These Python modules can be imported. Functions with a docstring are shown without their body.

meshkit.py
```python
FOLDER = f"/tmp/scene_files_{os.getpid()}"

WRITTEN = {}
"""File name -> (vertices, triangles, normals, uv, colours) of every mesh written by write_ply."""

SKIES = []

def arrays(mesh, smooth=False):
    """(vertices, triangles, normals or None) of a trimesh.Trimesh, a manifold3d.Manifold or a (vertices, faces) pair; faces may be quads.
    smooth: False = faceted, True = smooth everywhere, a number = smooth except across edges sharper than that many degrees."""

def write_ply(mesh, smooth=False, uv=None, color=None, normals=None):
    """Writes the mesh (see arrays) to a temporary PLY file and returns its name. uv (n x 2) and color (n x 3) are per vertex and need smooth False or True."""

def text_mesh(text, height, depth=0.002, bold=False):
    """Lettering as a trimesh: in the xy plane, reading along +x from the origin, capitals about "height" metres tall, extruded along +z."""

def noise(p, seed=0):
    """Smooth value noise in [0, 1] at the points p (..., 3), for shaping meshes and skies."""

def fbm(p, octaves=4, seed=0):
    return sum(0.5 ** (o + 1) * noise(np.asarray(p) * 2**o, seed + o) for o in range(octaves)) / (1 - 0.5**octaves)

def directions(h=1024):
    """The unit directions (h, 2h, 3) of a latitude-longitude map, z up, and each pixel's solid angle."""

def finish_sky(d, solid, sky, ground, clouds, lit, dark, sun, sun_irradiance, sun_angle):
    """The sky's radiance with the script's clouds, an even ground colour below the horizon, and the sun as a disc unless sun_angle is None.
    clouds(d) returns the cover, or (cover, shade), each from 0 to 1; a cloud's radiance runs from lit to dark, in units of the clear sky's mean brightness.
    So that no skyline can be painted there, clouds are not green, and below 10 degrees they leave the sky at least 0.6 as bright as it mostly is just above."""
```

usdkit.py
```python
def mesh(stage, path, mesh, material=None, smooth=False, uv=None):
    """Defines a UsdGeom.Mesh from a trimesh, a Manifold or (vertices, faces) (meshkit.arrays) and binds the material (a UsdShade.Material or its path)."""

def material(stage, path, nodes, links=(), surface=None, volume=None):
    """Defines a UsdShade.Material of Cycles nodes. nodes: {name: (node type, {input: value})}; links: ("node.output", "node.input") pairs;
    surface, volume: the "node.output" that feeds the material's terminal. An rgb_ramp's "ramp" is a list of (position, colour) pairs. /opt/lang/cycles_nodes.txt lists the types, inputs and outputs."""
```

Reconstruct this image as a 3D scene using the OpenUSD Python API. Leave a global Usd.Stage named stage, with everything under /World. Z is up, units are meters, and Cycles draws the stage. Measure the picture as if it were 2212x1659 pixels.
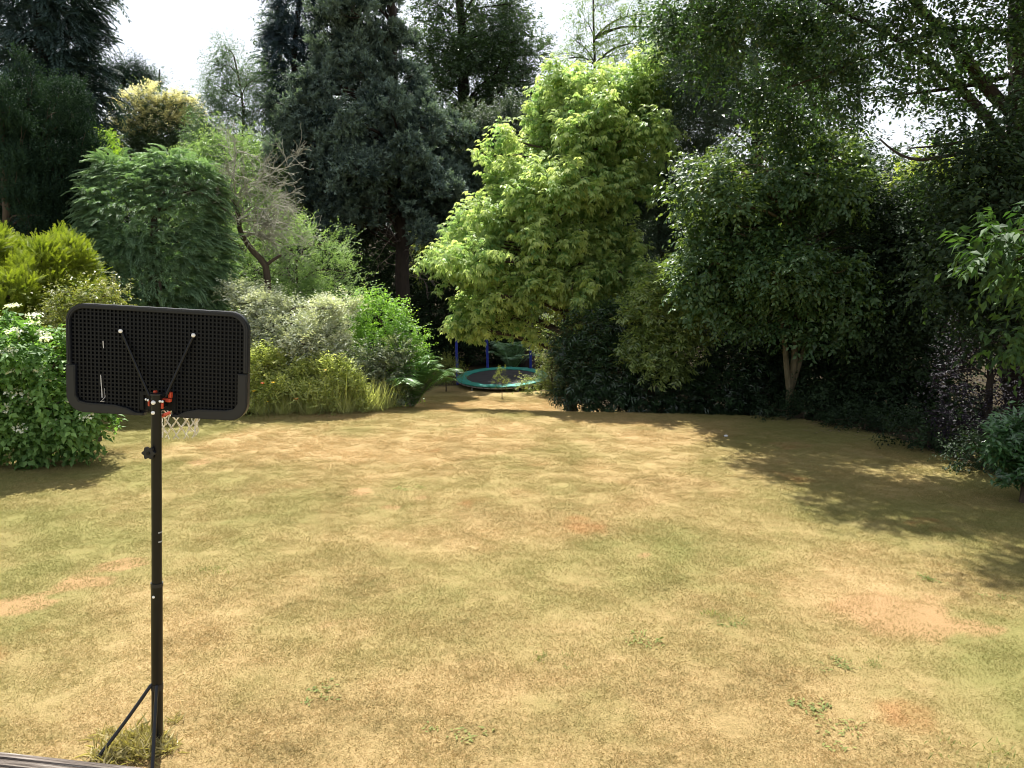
import math
import numpy as np
import trimesh
import meshkit
import usdkit
from shapely.geometry import Polygon, Point, box as sbox
from shapely.ops import unary_union
from pxr import Usd, UsdGeom, UsdLux, UsdShade, Gf, Vt, Sdf

stage = Usd.Stage.CreateInMemory()
UsdGeom.SetStageUpAxis(stage, 'Z')
UsdGeom.Xform.Define(stage, '/World')
stage.SetDefaultPrim(stage.GetPrimAtPath('/World'))

# ------------------------------------------------------------------ camera, sky, sun, exposure
PITCH, EYE, FL = 8.0, 3.08, 1770.0          # FL: focal length in pixels of a 2212 x 1659 picture
EXPOSURE = 1.45
SUN_AZ, SUN_EL = math.radians(-14), math.radians(61)
SUN_I, SKY_S = 1.25, 0.052
cam = UsdGeom.Camera.Define(stage, '/World/camera')
cam.CreateHorizontalApertureAttr(36.0)
cam.CreateVerticalApertureAttr(27.0)
cam.CreateFocalLengthAttr(36.0 * FL / 2212)
cam.CreateClippingRangeAttr(Gf.Vec2f(0.05, 3000))
cam.AddTranslateOp().Set(Gf.Vec3d(0, 0, EYE))
cam.AddRotateXOp().Set(90 - PITCH)
cam.CreateExposureAttr(EXPOSURE)

skym = usdkit.material(stage, '/World/Looks/sky_air', {
    's': ('sky_texture', {'sky_type': 'single_scattering', 'sun_disc': False, 'sun_elevation': SUN_EL, 'sun_rotation': SUN_AZ % (2 * math.pi),
                          'altitude': 50.0, 'air_density': 1.0, 'aerosol_density': 3.0, 'ozone_density': 1.0}),
    'tc': ('texture_coordinate', {}), 'mp': ('mapping', {'scale': (1.0, 1.0, 2.4)}),
    'n': ('noise_texture', {'scale': 1.6, 'detail': 6.0, 'roughness': 0.55}),
    'r': ('rgb_ramp', {'ramp': [(0.25, (0.30,) * 3), (0.7, (0.62,) * 3)]}),
    'm': ('mix', {'color2': (10.2, 10.4, 10.8)}),
    'b': ('background_shader', {'strength': SKY_S})},
    [('tc.generated', 'mp.vector'), ('mp.vector', 'n.vector'), ('n.fac', 'r.fac'), ('r.color', 'm.fac'), ('s.color', 'm.color1'), ('m.color', 'b.color')], surface='b.background')
dome = UsdLux.DomeLight.Define(stage, '/World/sky')
UsdShade.MaterialBindingAPI.Apply(dome.GetPrim()).Bind(skym)
dome.GetPrim().SetCustomDataByKey('kind', 'structure')
sun = UsdLux.DistantLight.Define(stage, '/World/sun')
sun.CreateIntensityAttr(SUN_I)
sun.CreateNormalizeAttr(True)
sun.CreateAngleAttr(0.53)
sun.CreateColorAttr(Gf.Vec3f(1.0, 0.96, 0.90))
sdir = np.array([math.sin(SUN_AZ) * math.cos(SUN_EL), math.cos(SUN_AZ) * math.cos(SUN_EL), math.sin(SUN_EL)])
sun.AddRotateZOp().Set(math.degrees(-SUN_AZ))
sun.AddRotateXOp().Set(-(90 - math.degrees(SUN_EL)))

# ------------------------------------------------------------------ helpers
CP, SP = math.cos(math.radians(PITCH)), math.sin(math.radians(PITCH))
CAM = np.array([0, 0, EYE])


def ray(u, v):
    a, b = (u - 1106) / FL, (829.5 - v) / FL
    return np.array([a, CP + b * SP, -SP + b * CP])


def at(u, v, D):
    r = ray(u, v)
    return CAM + r * (D / r[1])


def px(u, v, D):
    return D / ray(u, v)[1] / FL


def sstep(a, b, x):
    t = np.clip((x - a) / (b - a), 0, 1)
    return t * t * (3 - 2 * t)


def H(x, y):
    x, y = np.asarray(x, float), np.asarray(y, float)
    p = np.stack([x * .16, y * .16, np.zeros_like(x)], -1)
    h = (meshkit.fbm(p, 3, 5) - .5) * .05
    crest = 16.6 + .012 * x * x * (x < 0) - .15 * x
    h = h - 0.78 * sstep(0.0, 4.5, y - crest)
    h = h + .10 * sstep(-6, 0, y - crest)
    h = h + 3.5 * sstep(38, 90, y) + 12 * sstep(90, 300, y)
    return h


def ground(u, v):
    D = 5.0
    for _ in range(16):
        r = ray(u, v)
        x = r[0] / r[1] * D
        t = (float(H(x, D)) - EYE) / r[2]
        D = .5 * D + .5 * t * r[1]
    p = at(u, v, D)
    p[2] = H(p[0], p[1])
    return p


used = {}


def numbered(parent, name):
    k = parent + '/' + name
    n = used.get(k, 0)
    used[k] = n + 1
    return k if n == 0 else f'{k}_{n:03d}'


def tag(p, label=None, cat=None, group=None, kind=None):
    p = p.GetPrim() if hasattr(p, 'GetPrim') else p
    for k, v in (('label', label), ('category', cat), ('group', group), ('kind', kind)):
        if v:
            p.SetCustomDataByKey(k, v)
    return p


def thing(name, label, cat, loc=(0, 0, 0), group=None, kind=None, rot=None):
    x = UsdGeom.Xform.Define(stage, numbered('/World', name))
    x.AddTranslateOp().Set(Gf.Vec3d(*map(float, loc)))
    if rot is not None:
        x.AddRotateXYZOp().Set(Gf.Vec3f(*rot))
    tag(x, label, cat, group, kind)
    return x


def obj(parent, name, mesh, mat, smooth=False, label=None, kind=None, tint=None):
    path = numbered(str(parent.GetPath()) if parent is not None else '/World', name)
    m = usdkit.mesh(stage, path, mesh, mat, smooth=smooth)
    if tint is not None:
        UsdGeom.PrimvarsAPI(m).CreatePrimvar('tint', Sdf.ValueTypeNames.FloatArray, 'vertex').Set(Vt.FloatArray.FromNumpy(np.asarray(tint, np.float32)))
    tag(m, label, None, None, kind)
    return m


def cat(ms):
    vs, fs, n = [], [], 0
    for v, f in ms:
        vs.append(v)
        fs.append(np.asarray(f) + n)
        n += len(v)
    return np.vstack(vs), np.vstack(fs)


def tri(v, f):
    f = np.asarray(f)
    if f.shape[1] == 4:
        f = np.vstack([f[:, [0, 1, 2]], f[:, [0, 2, 3]]])
    return np.asarray(v, float), f


def tube(points, radii, sides=6, cap=True):
    p = np.asarray(points, float)
    r = np.broadcast_to(np.asarray(radii, float), (len(p),))
    t = np.gradient(p, axis=0)
    t /= np.linalg.norm(t, axis=1, keepdims=True) + 1e-12
    ref = np.array([0, 0, 1.]) if abs(t[:, 2]).mean() < .8 else np.array([1., 0, 0])
    a = np.cross(t, ref)
    a /= np.linalg.norm(a, axis=1, keepdims=True) + 1e-12
    b = np.cross(t, a)
    ang = np.arange(sides) * 2 * np.pi / sides
    v = p[:, None] + r[:, None, None] * (np.cos(ang)[None, :, None] * a[:, None] + np.sin(ang)[None, :, None] * b[:, None])
    i, j = np.meshgrid(np.arange(len(p) - 1), np.arange(sides), indexing='ij')
    q = np.stack([i * sides + j, (i + 1) * sides + j, (i + 1) * sides + (j + 1) % sides, i * sides + (j + 1) % sides], -1).reshape(-1, 4)
    v, f = tri(v.reshape(-1, 3), q)
    if cap and sides > 3:
        n = len(v)
        v = np.vstack([v, p[:1], p[-1:]])
        k = np.arange(sides)
        f = np.vstack([f, np.stack([np.full(sides, n), k, (k + 1) % sides], 1), np.stack([np.full(sides, n + 1), n - sides + (k + 1) % sides, n - sides + k], 1)])
    return v, f


def smooth_path(pts, n=12):
    pts = np.asarray(pts, float)
    if len(pts) < 3:
        return np.array([pts[0] + (pts[-1] - pts[0]) * s for s in np.linspace(0, 1, n)])
    from scipy.interpolate import PchipInterpolator
    d = np.r_[0, np.cumsum(np.linalg.norm(np.diff(pts, axis=0), axis=1))]
    return PchipInterpolator(d, pts)(np.linspace(0, d[-1], n))


def bx(cx, cy, cz, sx, sy, sz):
    m = trimesh.creation.box([sx, sy, sz])
    return np.array(m.vertices) + [cx, cy, cz], np.array(m.faces)


def tm(m):
    return np.array(m.vertices), np.array(m.faces)


def rbox(cx, cy, cz, sx, sy, sz, r):
    import manifold3d as mf
    pts = [mf.Manifold.sphere(r, 12).translate([cx + a * (sx / 2 - r), cy + b * (sy / 2 - r), cz + c * (sz / 2 - r)]) for a in (-1, 1) for b in (-1, 1) for c in (-1, 1)]
    m = mf.Manifold.batch_hull(pts).to_mesh()
    return np.array(m.vert_properties[:, :3], float), np.array(m.tri_verts)


def extrude_xz(poly, y0, y1):
    """A shapely polygon in (x, z), made solid from y0 to y1."""
    out = []
    for g in getattr(poly, 'geoms', [poly]):
        m = trimesh.creation.extrude_polygon(g, y1 - y0, engine='earcut')
        v = np.array(m.vertices)
        out.append((np.stack([v[:, 0], y0 + (y1 - y0) - v[:, 2], v[:, 1]], 1), np.array(m.faces)))
    return cat(out)


def unit(a):
    return a / (np.linalg.norm(a, axis=-1, keepdims=True) + 1e-12)


# ------------------------------------------------------------------ materials
def mat(name, nodes, links, surface='p.BSDF'):
    return usdkit.material(stage, '/World/Looks/' + name, nodes, links, surface=surface)


def plain(name, col, rough=.5, spec=.5, metal=0., noise=0.0, nscale=20., bump=0.0, col2=None, bscale=None):
    c2 = col2 or tuple(c * (1 - noise) for c in col)
    nodes = {'g': ('texture_coordinate', {}), 'n': ('noise_texture', {'scale': nscale, 'detail': 5.0, 'roughness': .6}),
             'r': ('rgb_ramp', {'ramp': [(.3, c2), (.7, col)]}),
             'p': ('principled_bsdf', {'roughness': rough, 'specular_ior_level': spec, 'metallic': metal})}
    links = [('g.object', 'n.vector'), ('n.fac', 'r.fac'), ('r.color', 'p.base_color')]
    if bump:
        nodes['n2'] = ('noise_texture', {'scale': bscale or nscale * 2, 'detail': 4.0})
        nodes['b'] = ('bump', {'strength': 1.0, 'distance': bump})
        links += [('g.object', 'n2.vector'), ('n2.fac', 'b.height'), ('b.normal', 'p.normal')]
    return mat(name, nodes, links)


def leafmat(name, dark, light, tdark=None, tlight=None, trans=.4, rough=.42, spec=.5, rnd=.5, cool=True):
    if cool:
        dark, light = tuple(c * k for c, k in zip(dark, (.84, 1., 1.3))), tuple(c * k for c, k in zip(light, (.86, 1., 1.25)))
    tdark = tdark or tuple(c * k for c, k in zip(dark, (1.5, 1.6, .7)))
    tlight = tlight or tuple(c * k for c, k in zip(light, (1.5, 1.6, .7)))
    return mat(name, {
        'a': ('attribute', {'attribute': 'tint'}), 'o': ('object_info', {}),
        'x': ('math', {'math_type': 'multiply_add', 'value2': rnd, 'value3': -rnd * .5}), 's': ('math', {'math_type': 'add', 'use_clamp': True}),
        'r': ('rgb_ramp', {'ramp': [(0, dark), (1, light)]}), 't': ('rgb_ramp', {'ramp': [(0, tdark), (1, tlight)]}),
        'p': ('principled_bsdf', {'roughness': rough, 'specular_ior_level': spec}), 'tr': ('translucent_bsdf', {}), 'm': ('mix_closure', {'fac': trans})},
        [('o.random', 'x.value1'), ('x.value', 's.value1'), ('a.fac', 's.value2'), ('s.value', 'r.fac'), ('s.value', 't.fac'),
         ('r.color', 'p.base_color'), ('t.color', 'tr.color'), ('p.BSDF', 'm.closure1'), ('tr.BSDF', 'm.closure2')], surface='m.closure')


def barkmat(name, dark, light, scale=6.):
    return mat(name, {
        'g': ('geometry', {}), 'mp': ('mapping', {'scale': (1., 1., .25)}), 'n': ('noise_texture', {'scale': scale, 'detail': 8., 'roughness': .7}),
        'r': ('rgb_ramp', {'ramp': [(.3, dark), (.7, light)]}), 'b': ('bump', {'strength': 1., 'distance': .05}), 'p': ('principled_bsdf', {'roughness': .85, 'specular_ior_level': .2})},
        [('g.position', 'mp.vector'), ('mp.vector', 'n.vector'), ('n.fac', 'r.fac'), ('r.color', 'p.base_color'), ('n.fac', 'b.height'), ('b.normal', 'p.normal')])


def lawn_nodes():
    n = {'g': ('geometry', {}),
         'n1': ('noise_texture', {'scale': .42, 'detail': 3., 'roughness': .55}), 'n2': ('noise_texture', {'scale': 1.7, 'detail': 4., 'roughness': .6, 'distortion': .6}),
         'n3': ('noise_texture', {'scale': 9., 'detail': 4., 'roughness': .65}), 'n4': ('noise_texture', {'scale': .34, 'detail': 5., 'roughness': .65}),
         'of': ('vector_math', {'math_type': 'add', 'vector2': (37., 11., 5.)}),
         's1': ('math', {'math_type': 'multiply_add', 'value2': .46, 'value3': 0.}), 's2': ('math', {'math_type': 'multiply_add', 'value2': .20}), 's5': ('math', {'math_type': 'multiply_add', 'value2': .26}), 'n6': ('noise_texture', {'scale': 30., 'detail': 3., 'roughness': .6}), 'gy': ('map_range', {'range_type': 'smoothstep', 'from_min': 8.0, 'from_max': 16.0, 'to_min': -.015, 'to_max': .07}), 's4': ('math', {'math_type': 'add'}), 's3': ('math', {'math_type': 'multiply_add', 'value2': .38}),
         'ra': ('rgb_ramp', {'ramp': [(.43, (.175, .136, .060)), (.53, (.285, .216, .093)), (.64, (.392, .290, .134)), (.75, (.485, .356, .178)), (.90, (.56, .412, .225))]}),
         'rg': ('rgb_ramp', {'ramp': [(.46, (0,) * 3), (.74, (.72,) * 3)]}),
         'mg': ('mix', {'color2': (.225, .238, .075)}), 'sx': ('separate_xyz', {}), 'gx': ('map_range', {'range_type': 'smoothstep', 'from_min': -2.0, 'from_max': -7.0, 'to_min': 0., 'to_max': .22}), 'ga': ('math', {'math_type': 'add'}), 'gr': ('map_range', {'range_type': 'smoothstep', 'from_min': 1.0, 'from_max': 6.0, 'to_min': 0., 'to_max': .20}), 'gb': ('math', {'math_type': 'add'}),
         'rr': ('rgb_ramp', {'ramp': [(.66, (0,) * 3), (.80, (.7,) * 3)]}), 'n5': ('noise_texture', {'scale': .95, 'detail': 3., 'roughness': .6}),
         'of2': ('vector_math', {'math_type': 'add', 'vector2': (7., 91., 15.)}),
         'mr': ('mix', {'color2': (.44, .23, .10)})}
    l = [('g.position', 'n1.vector'), ('g.position', 'n2.vector'), ('g.position', 'n3.vector'), ('g.position', 'of.vector1'), ('of.vector', 'n4.vector'),
         ('g.position', 'of2.vector1'), ('of2.vector', 'n5.vector'),
         ('n1.fac', 's1.value1'), ('n2.fac', 's2.value1'), ('s1.value', 's2.value3'), ('n3.fac', 's3.value1'), ('s2.value', 's3.value3'),
         ('sx.y', 'gy.value'), ('s3.value', 's4.value1'), ('gy.result', 's4.value2'), ('g.position', 'n6.vector'), ('n6.fac', 's5.value1'), ('s4.value', 's5.value3'), ('s5.value', 'ra.fac'), ('ra.color', 'mg.color1'), ('g.position', 'sx.vector'), ('sx.x', 'gx.value'), ('n4.fac', 'ga.value1'), ('gx.result', 'ga.value2'), ('sx.x', 'gr.value'), ('ga.value', 'gb.value1'), ('gr.result', 'gb.value2'), ('gb.value', 'rg.fac'), ('rg.color', 'mg.fac'), ('mg.color', 'mr.color1'), ('n5.fac', 'rr.fac'), ('rr.color', 'mr.fac')]
    return n, l


n, l = lawn_nodes()
n |= {'ab': ('attribute', {'attribute': 'bare'}), 'mb': ('mix', {'color2': (.45, .285, .145)}), 'bn': ('math', {'math_type': 'multiply_add', 'value2': 1.1, 'value3': -.55}), 'bs': ('math', {'math_type': 'add'}), 'br': ('map_range', {'range_type': 'smoothstep', 'from_min': .28, 'from_max': .75, 'to_min': 0., 'to_max': .85}), 'at': ('attribute', {'attribute': 'soil'}), 'nf': ('noise_texture', {'scale': 70., 'detail': 5., 'roughness': .7}), 'rf': ('rgb_ramp', {'ramp': [(.3, (.50, .48, .44)), (.7, (.88, .87, .84))]}),
      'mf': ('mix', {'mix_type': 'multiply', 'fac': 1.}), 'ns': ('noise_texture', {'scale': 4., 'detail': 8., 'roughness': .75}),
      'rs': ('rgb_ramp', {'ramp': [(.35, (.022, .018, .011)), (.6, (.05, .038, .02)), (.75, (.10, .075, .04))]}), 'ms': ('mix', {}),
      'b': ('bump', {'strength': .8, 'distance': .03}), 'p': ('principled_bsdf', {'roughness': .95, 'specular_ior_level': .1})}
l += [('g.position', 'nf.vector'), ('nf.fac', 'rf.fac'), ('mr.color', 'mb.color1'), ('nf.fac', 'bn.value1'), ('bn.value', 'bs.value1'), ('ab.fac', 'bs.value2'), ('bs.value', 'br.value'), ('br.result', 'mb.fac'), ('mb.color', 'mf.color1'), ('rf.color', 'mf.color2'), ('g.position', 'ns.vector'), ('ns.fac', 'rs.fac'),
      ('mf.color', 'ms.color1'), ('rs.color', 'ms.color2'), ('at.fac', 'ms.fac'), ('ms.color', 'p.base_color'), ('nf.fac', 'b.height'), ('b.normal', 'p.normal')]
M_LAWN = mat('dry_lawn', n, l)
n, l = lawn_nodes()
n |= {'a': ('attribute', {'attribute': 'tint'}), 'rt': ('rgb_ramp', {'ramp': [(0, (.66, .76, .52)), (.45, (.98, .99, .92)), (.75, (1.22, 1.20, 1.18)), (1, (1.5, 1.46, 1.5))]}), 'mt': ('mix', {'mix_type': 'multiply', 'fac': 1.}),
      'p': ('principled_bsdf', {'roughness': .6, 'specular_ior_level': .3}), 'tr': ('translucent_bsdf', {}), 'mc': ('mix_closure', {'fac': .35})}
l += [('a.fac', 'rt.fac'), ('mr.color', 'mt.color1'), ('rt.color', 'mt.color2'), ('mt.color', 'p.base_color'), ('mt.color', 'tr.color'), ('p.BSDF', 'mc.closure1'), ('tr.BSDF', 'mc.closure2')]
M_BLADE = mat('dry_grass_blade', n, l, surface='mc.closure')

M_BARK = barkmat('brown_bark', (.035, .026, .018), (.10, .075, .05))
M_DARKBARK = barkmat('dark_bark', (.015, .012, .010), (.05, .04, .03))
M_REDBARK = barkmat('reddish_conifer_bark', (.016, .012, .009), (.05, .036, .027))
M_STRIPE = barkmat('lichened_bark', (.055, .045, .022), (.19, .16, .095), 9.)
M_TWIG = barkmat('grey_twig', (.16, .157, .12), (.37, .36, .285), 9.)
M_DEAD = barkmat('dead_twig', (.10, .08, .065), (.22, .18, .15), 9.)
M_BLACK = plain('black_plastic', (.0042, .0052, .0078), .38, .4, noise=.3, nscale=30, bump=.0006, bscale=250)
M_FRAME = plain('black_frame_plastic', (.0040, .0050, .0072), .42, .38, noise=.3, nscale=30)
M_RIB = plain('black_ribbed_plastic', (.0026, .0032, .0042), .5, .2, noise=.3, nscale=12)
M_PANEL = plain('black_panel', (.0035, .004, .0045), .5, .2, noise=.3, nscale=12)
M_POLE = plain('black_painted_steel', (.003, .003, .003), .34, .25, noise=.35, nscale=14, bump=.0004, bscale=90)
M_RED = plain('red_painted_steel', (.50, .055, .02), .4, .5, noise=.4, nscale=40)
M_ZINC = plain('zinc_bolt', (.75, .75, .74), .35, .5, noise=.2, nscale=40)
M_NET = plain('white_net_cord', (.62, .58, .47), .8, .2, noise=.2, nscale=60)
M_TAPE = plain('grey_sticker', (.35, .36, .37), .5, .5, noise=.3, nscale=50)
M_WEB = plain('pale_scratch', (.5, .5, .5), .7, .2)
M_TEAL = plain('teal_pad_vinyl', (.035, .30, .24), .45, .5, noise=.35, nscale=5)
M_MAT = plain('black_trampoline_mat', (.045, .042, .042), .75, .3, noise=.4, nscale=6)
M_GALV = plain('galvanised_frame', (.30, .28, .28), .45, .5, noise=.4, nscale=18)
M_BLUE = plain('blue_foam_sleeve', (.012, .028, .26), .5, .5, noise=.35, nscale=8)

wn = {'g': ('texture_coordinate', {}), 'mp': ('mapping', {'scale': (4., 130., 130.)}), 'n': ('noise_texture', {'scale': 2., 'detail': 9., 'roughness': .68, 'distortion': .5}),
      'r': ('rgb_ramp', {'ramp': [(.34, (.02, .017, .014)), (.44, (.09, .075, .064)), (.56, (.17, .145, .125)), (.66, (.40, .37, .33))]}),
      'b': ('bump', {'strength': 1., 'distance': .004}), 'p': ('principled_bsdf', {'roughness': .95, 'specular_ior_level': .04})}
M_WOOD = mat('weathered_wood', wn, [('g.object', 'mp.vector'), ('mp.vector', 'n.vector'), ('n.fac', 'r.fac'), ('r.color', 'p.base_color'), ('n.fac', 'b.height'), ('b.normal', 'p.normal')])

# foliage colours (dark, light)
L_CEDAR = leafmat('dark_conifer_leaf', (.018, .034, .026), (.055, .085, .060), trans=.2, rough=.55)
L_YEW = leafmat('yew_leaf', (.010, .022, .011), (.042, .070, .031), trans=.12, rough=.85, spec=.12)
L_GOLD = leafmat('golden_conifer_leaf', (.07, .12, .012), (.33, .38, .045), trans=.35, rough=.55, cool=False)
L_CYP = leafmat('cypress_leaf', (.05, .115, .062), (.24, .36, .205), trans=.3, rough=.5, cool=False)
L_HYD = leafmat('hydrangea_leaf', (.055, .11, .02), (.25, .36, .09), trans=.4, rough=.55, spec=.3)
L_PIERIS = leafmat('bronze_shrub_leaf', (.08, .12, .03), (.27, .26, .08), trans=.35, cool=False)
L_LIME = leafmat('lime_leaf', (.15, .24, .02), (.36, .42, .05), trans=.45)
L_FIR = leafmat('needle_leaf', (.026, .042, .032), (.27, .31, .21), trans=.15, rough=.7, spec=.25, rnd=.75)
L_PINE = leafmat('pine_leaf', (.028, .048, .025), (.16, .18, .085), trans=.15, rough=.55)
L_SCOTS = leafmat('scots_pine_leaf', (.018, .034, .020), (.065, .10, .05), trans=.1, rough=.7, spec=.2)
L_BLUECON = leafmat('blue_green_conifer_leaf', (.022, .04, .042), (.065, .09, .085), trans=.2, rough=.55)
L_OAK = leafmat('oak_leaf', (.030, .05, .018), (.09, .13, .04), trans=.35)
L_CHEST = leafmat('chestnut_leaf', (.03, .05, .018), (.09, .12, .035), trans=.3)
L_BLOSSOM = leafmat('yellow_blossom', (.70, .66, .30), (.88, .83, .48), (.68, .64, .24), (.86, .82, .42), trans=.5, rough=.7, spec=.2, cool=False)
L_BIRCH = leafmat('birch_leaf', (.05, .085, .035), (.18, .23, .11), trans=.35)
L_ARCH = leafmat('arching_shrub_leaf', (.10, .15, .04), (.34, .40, .16), trans=.45)
L_SILVER = leafmat('silver_shrub_leaf', (.15, .19, .10), (.74, .75, .64), trans=.25, rough=.5, cool=False)
L_SAGE = leafmat('sage_shrub_leaf', (.07, .10, .05), (.33, .37, .25), trans=.25, rough=.45, cool=False)
L_BRIGHT = leafmat('bright_green_leaf', (.10, .19, .02), (.30, .42, .07), trans=.45)
L_MAPLE = leafmat('variegated_maple_leaf', (.11, .23, .08), (.50, .58, .22), (.22, .42, .10), (.66, .78, .20), trans=.5, rough=.45, cool=False)
L_ASH = leafmat('ash_leaf', (.08, .12, .03), (.24, .29, .08), trans=.45)
L_HOLLY = leafmat('holly_leaf', (.028, .046, .022), (.10, .135, .07), trans=.15, rough=.36, spec=.6)
L_HOLLYPALE = leafmat('pale_holly_leaf', (.04, .06, .03), (.17, .21, .12), trans=.25, rough=.36, spec=.6)
L_BEECH = leafmat('beech_leaf', (.018, .036, .011), (.07, .115, .03), trans=.3)
L_DOG = leafmat('snakebark_leaf', (.035, .075, .022), (.10, .16, .05), (.09, .17, .02), (.25, .33, .05), trans=.35, rough=.42)
L_RHODO = leafmat('rhododendron_leaf', (.018, .034, .012), (.06, .10, .03), trans=.2, rough=.3, spec=.7)
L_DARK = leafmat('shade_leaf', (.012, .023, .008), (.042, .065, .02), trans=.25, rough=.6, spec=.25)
L_PURPLE = leafmat('purple_leaf', (.009, .006, .008), (.022, .013, .018), (.012, .008, .010), (.022, .012, .014), trans=.12, rough=.6, spec=.25)
L_CHERRY = leafmat('cherry_leaf', (.025, .055, .012), (.07, .115, .025), trans=.3, rough=.6, spec=.25)
L_FERN = leafmat('fern_leaf', (.08, .16, .03), (.22, .33, .09), trans=.4)
L_FERNPALE = leafmat('pale_fern_leaf', (.22, .30, .14), (.42, .50, .30), trans=.4)
L_WILD = leafmat('wild_grass_leaf', (.26, .29, .11), (.56, .56, .28), trans=.5, cool=False)
L_WILDLEAF = leafmat('wild_weed_leaf', (.24, .29, .10), (.58, .60, .28), trans=.5, cool=False)
L_LONG = leafmat('long_grass_leaf', (.24, .21, .09), (.50, .43, .22), trans=.35, cool=False)
L_WEED = leafmat('weed_leaf', (.11, .14, .045), (.24, .26, .09), trans=.35, rough=.8, spec=.15, cool=False)
L_BRAMBLE = leafmat('bramble_leaf', (.10, .14, .04), (.34, .30, .11), trans=.4)
L_BACKLIT = leafmat('backlit_leaf', (.10, .15, .02), (.30, .32, .05), (.18, .25, .025), (.36, .42, .06), trans=.55)
L_FLOWER = leafmat('white_floret', (.60, .62, .45), (.80, .80, .74), trans=.25, rough=.7, cool=False)
L_LITTER = leafmat('fallen_leaf', (.05, .035, .02), (.30, .22, .13), trans=.1, rough=.7, cool=False)
L_POPPY = leafmat('poppy_petal', (.75, .10, .02), (.85, .20, .03), trans=.4, cool=False)
L_YELLOW = leafmat('yellow_petal', (.80, .50, .03), (.85, .6, .05), trans=.4, cool=False)

# ------------------------------------------------------------------ leaf clumps (local +x points outwards, +z up)


def leaves(P, d, nrm, L, W, fold=.12, curl=.15, four=True):
    """Leaves at P, along d with the upper side nrm: (vertices, triangles); 5 vertices and 4 triangles each, or 4 and 2."""
    P, d = np.asarray(P, float), unit(np.asarray(d, float))
    s = unit(np.cross(d, nrm))
    n = np.cross(s, d)
    L, W = np.broadcast_to(L, (len(P),))[:, None], np.broadcast_to(W, (len(P),))[:, None]
    l = P + d * L * .42 - s * W * .5 + n * W * fold
    r = P + d * L * .42 + s * W * .5 + n * W * fold
    t = P + d * L - n * L * curl
    k = np.arange(len(P))
    if four:
        m = P + d * L * .45
        v = np.stack([P, l, r, t, m], 1).reshape(-1, 3)
        f = np.array([[0, 2, 4], [0, 4, 1], [4, 2, 3], [1, 4, 3]])
        return v, (f[None] + 5 * k[:, None, None]).reshape(-1, 3)
    v = np.stack([P, l, r, t], 1).reshape(-1, 3)
    f = np.array([[0, 2, 3], [0, 3, 1]])
    return v, (f[None] + 4 * k[:, None, None]).reshape(-1, 3)


def rdir(rng, n, bias=(0, 0, 0)):
    return unit(rng.normal(size=(n, 3)) + np.asarray(bias))


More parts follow.
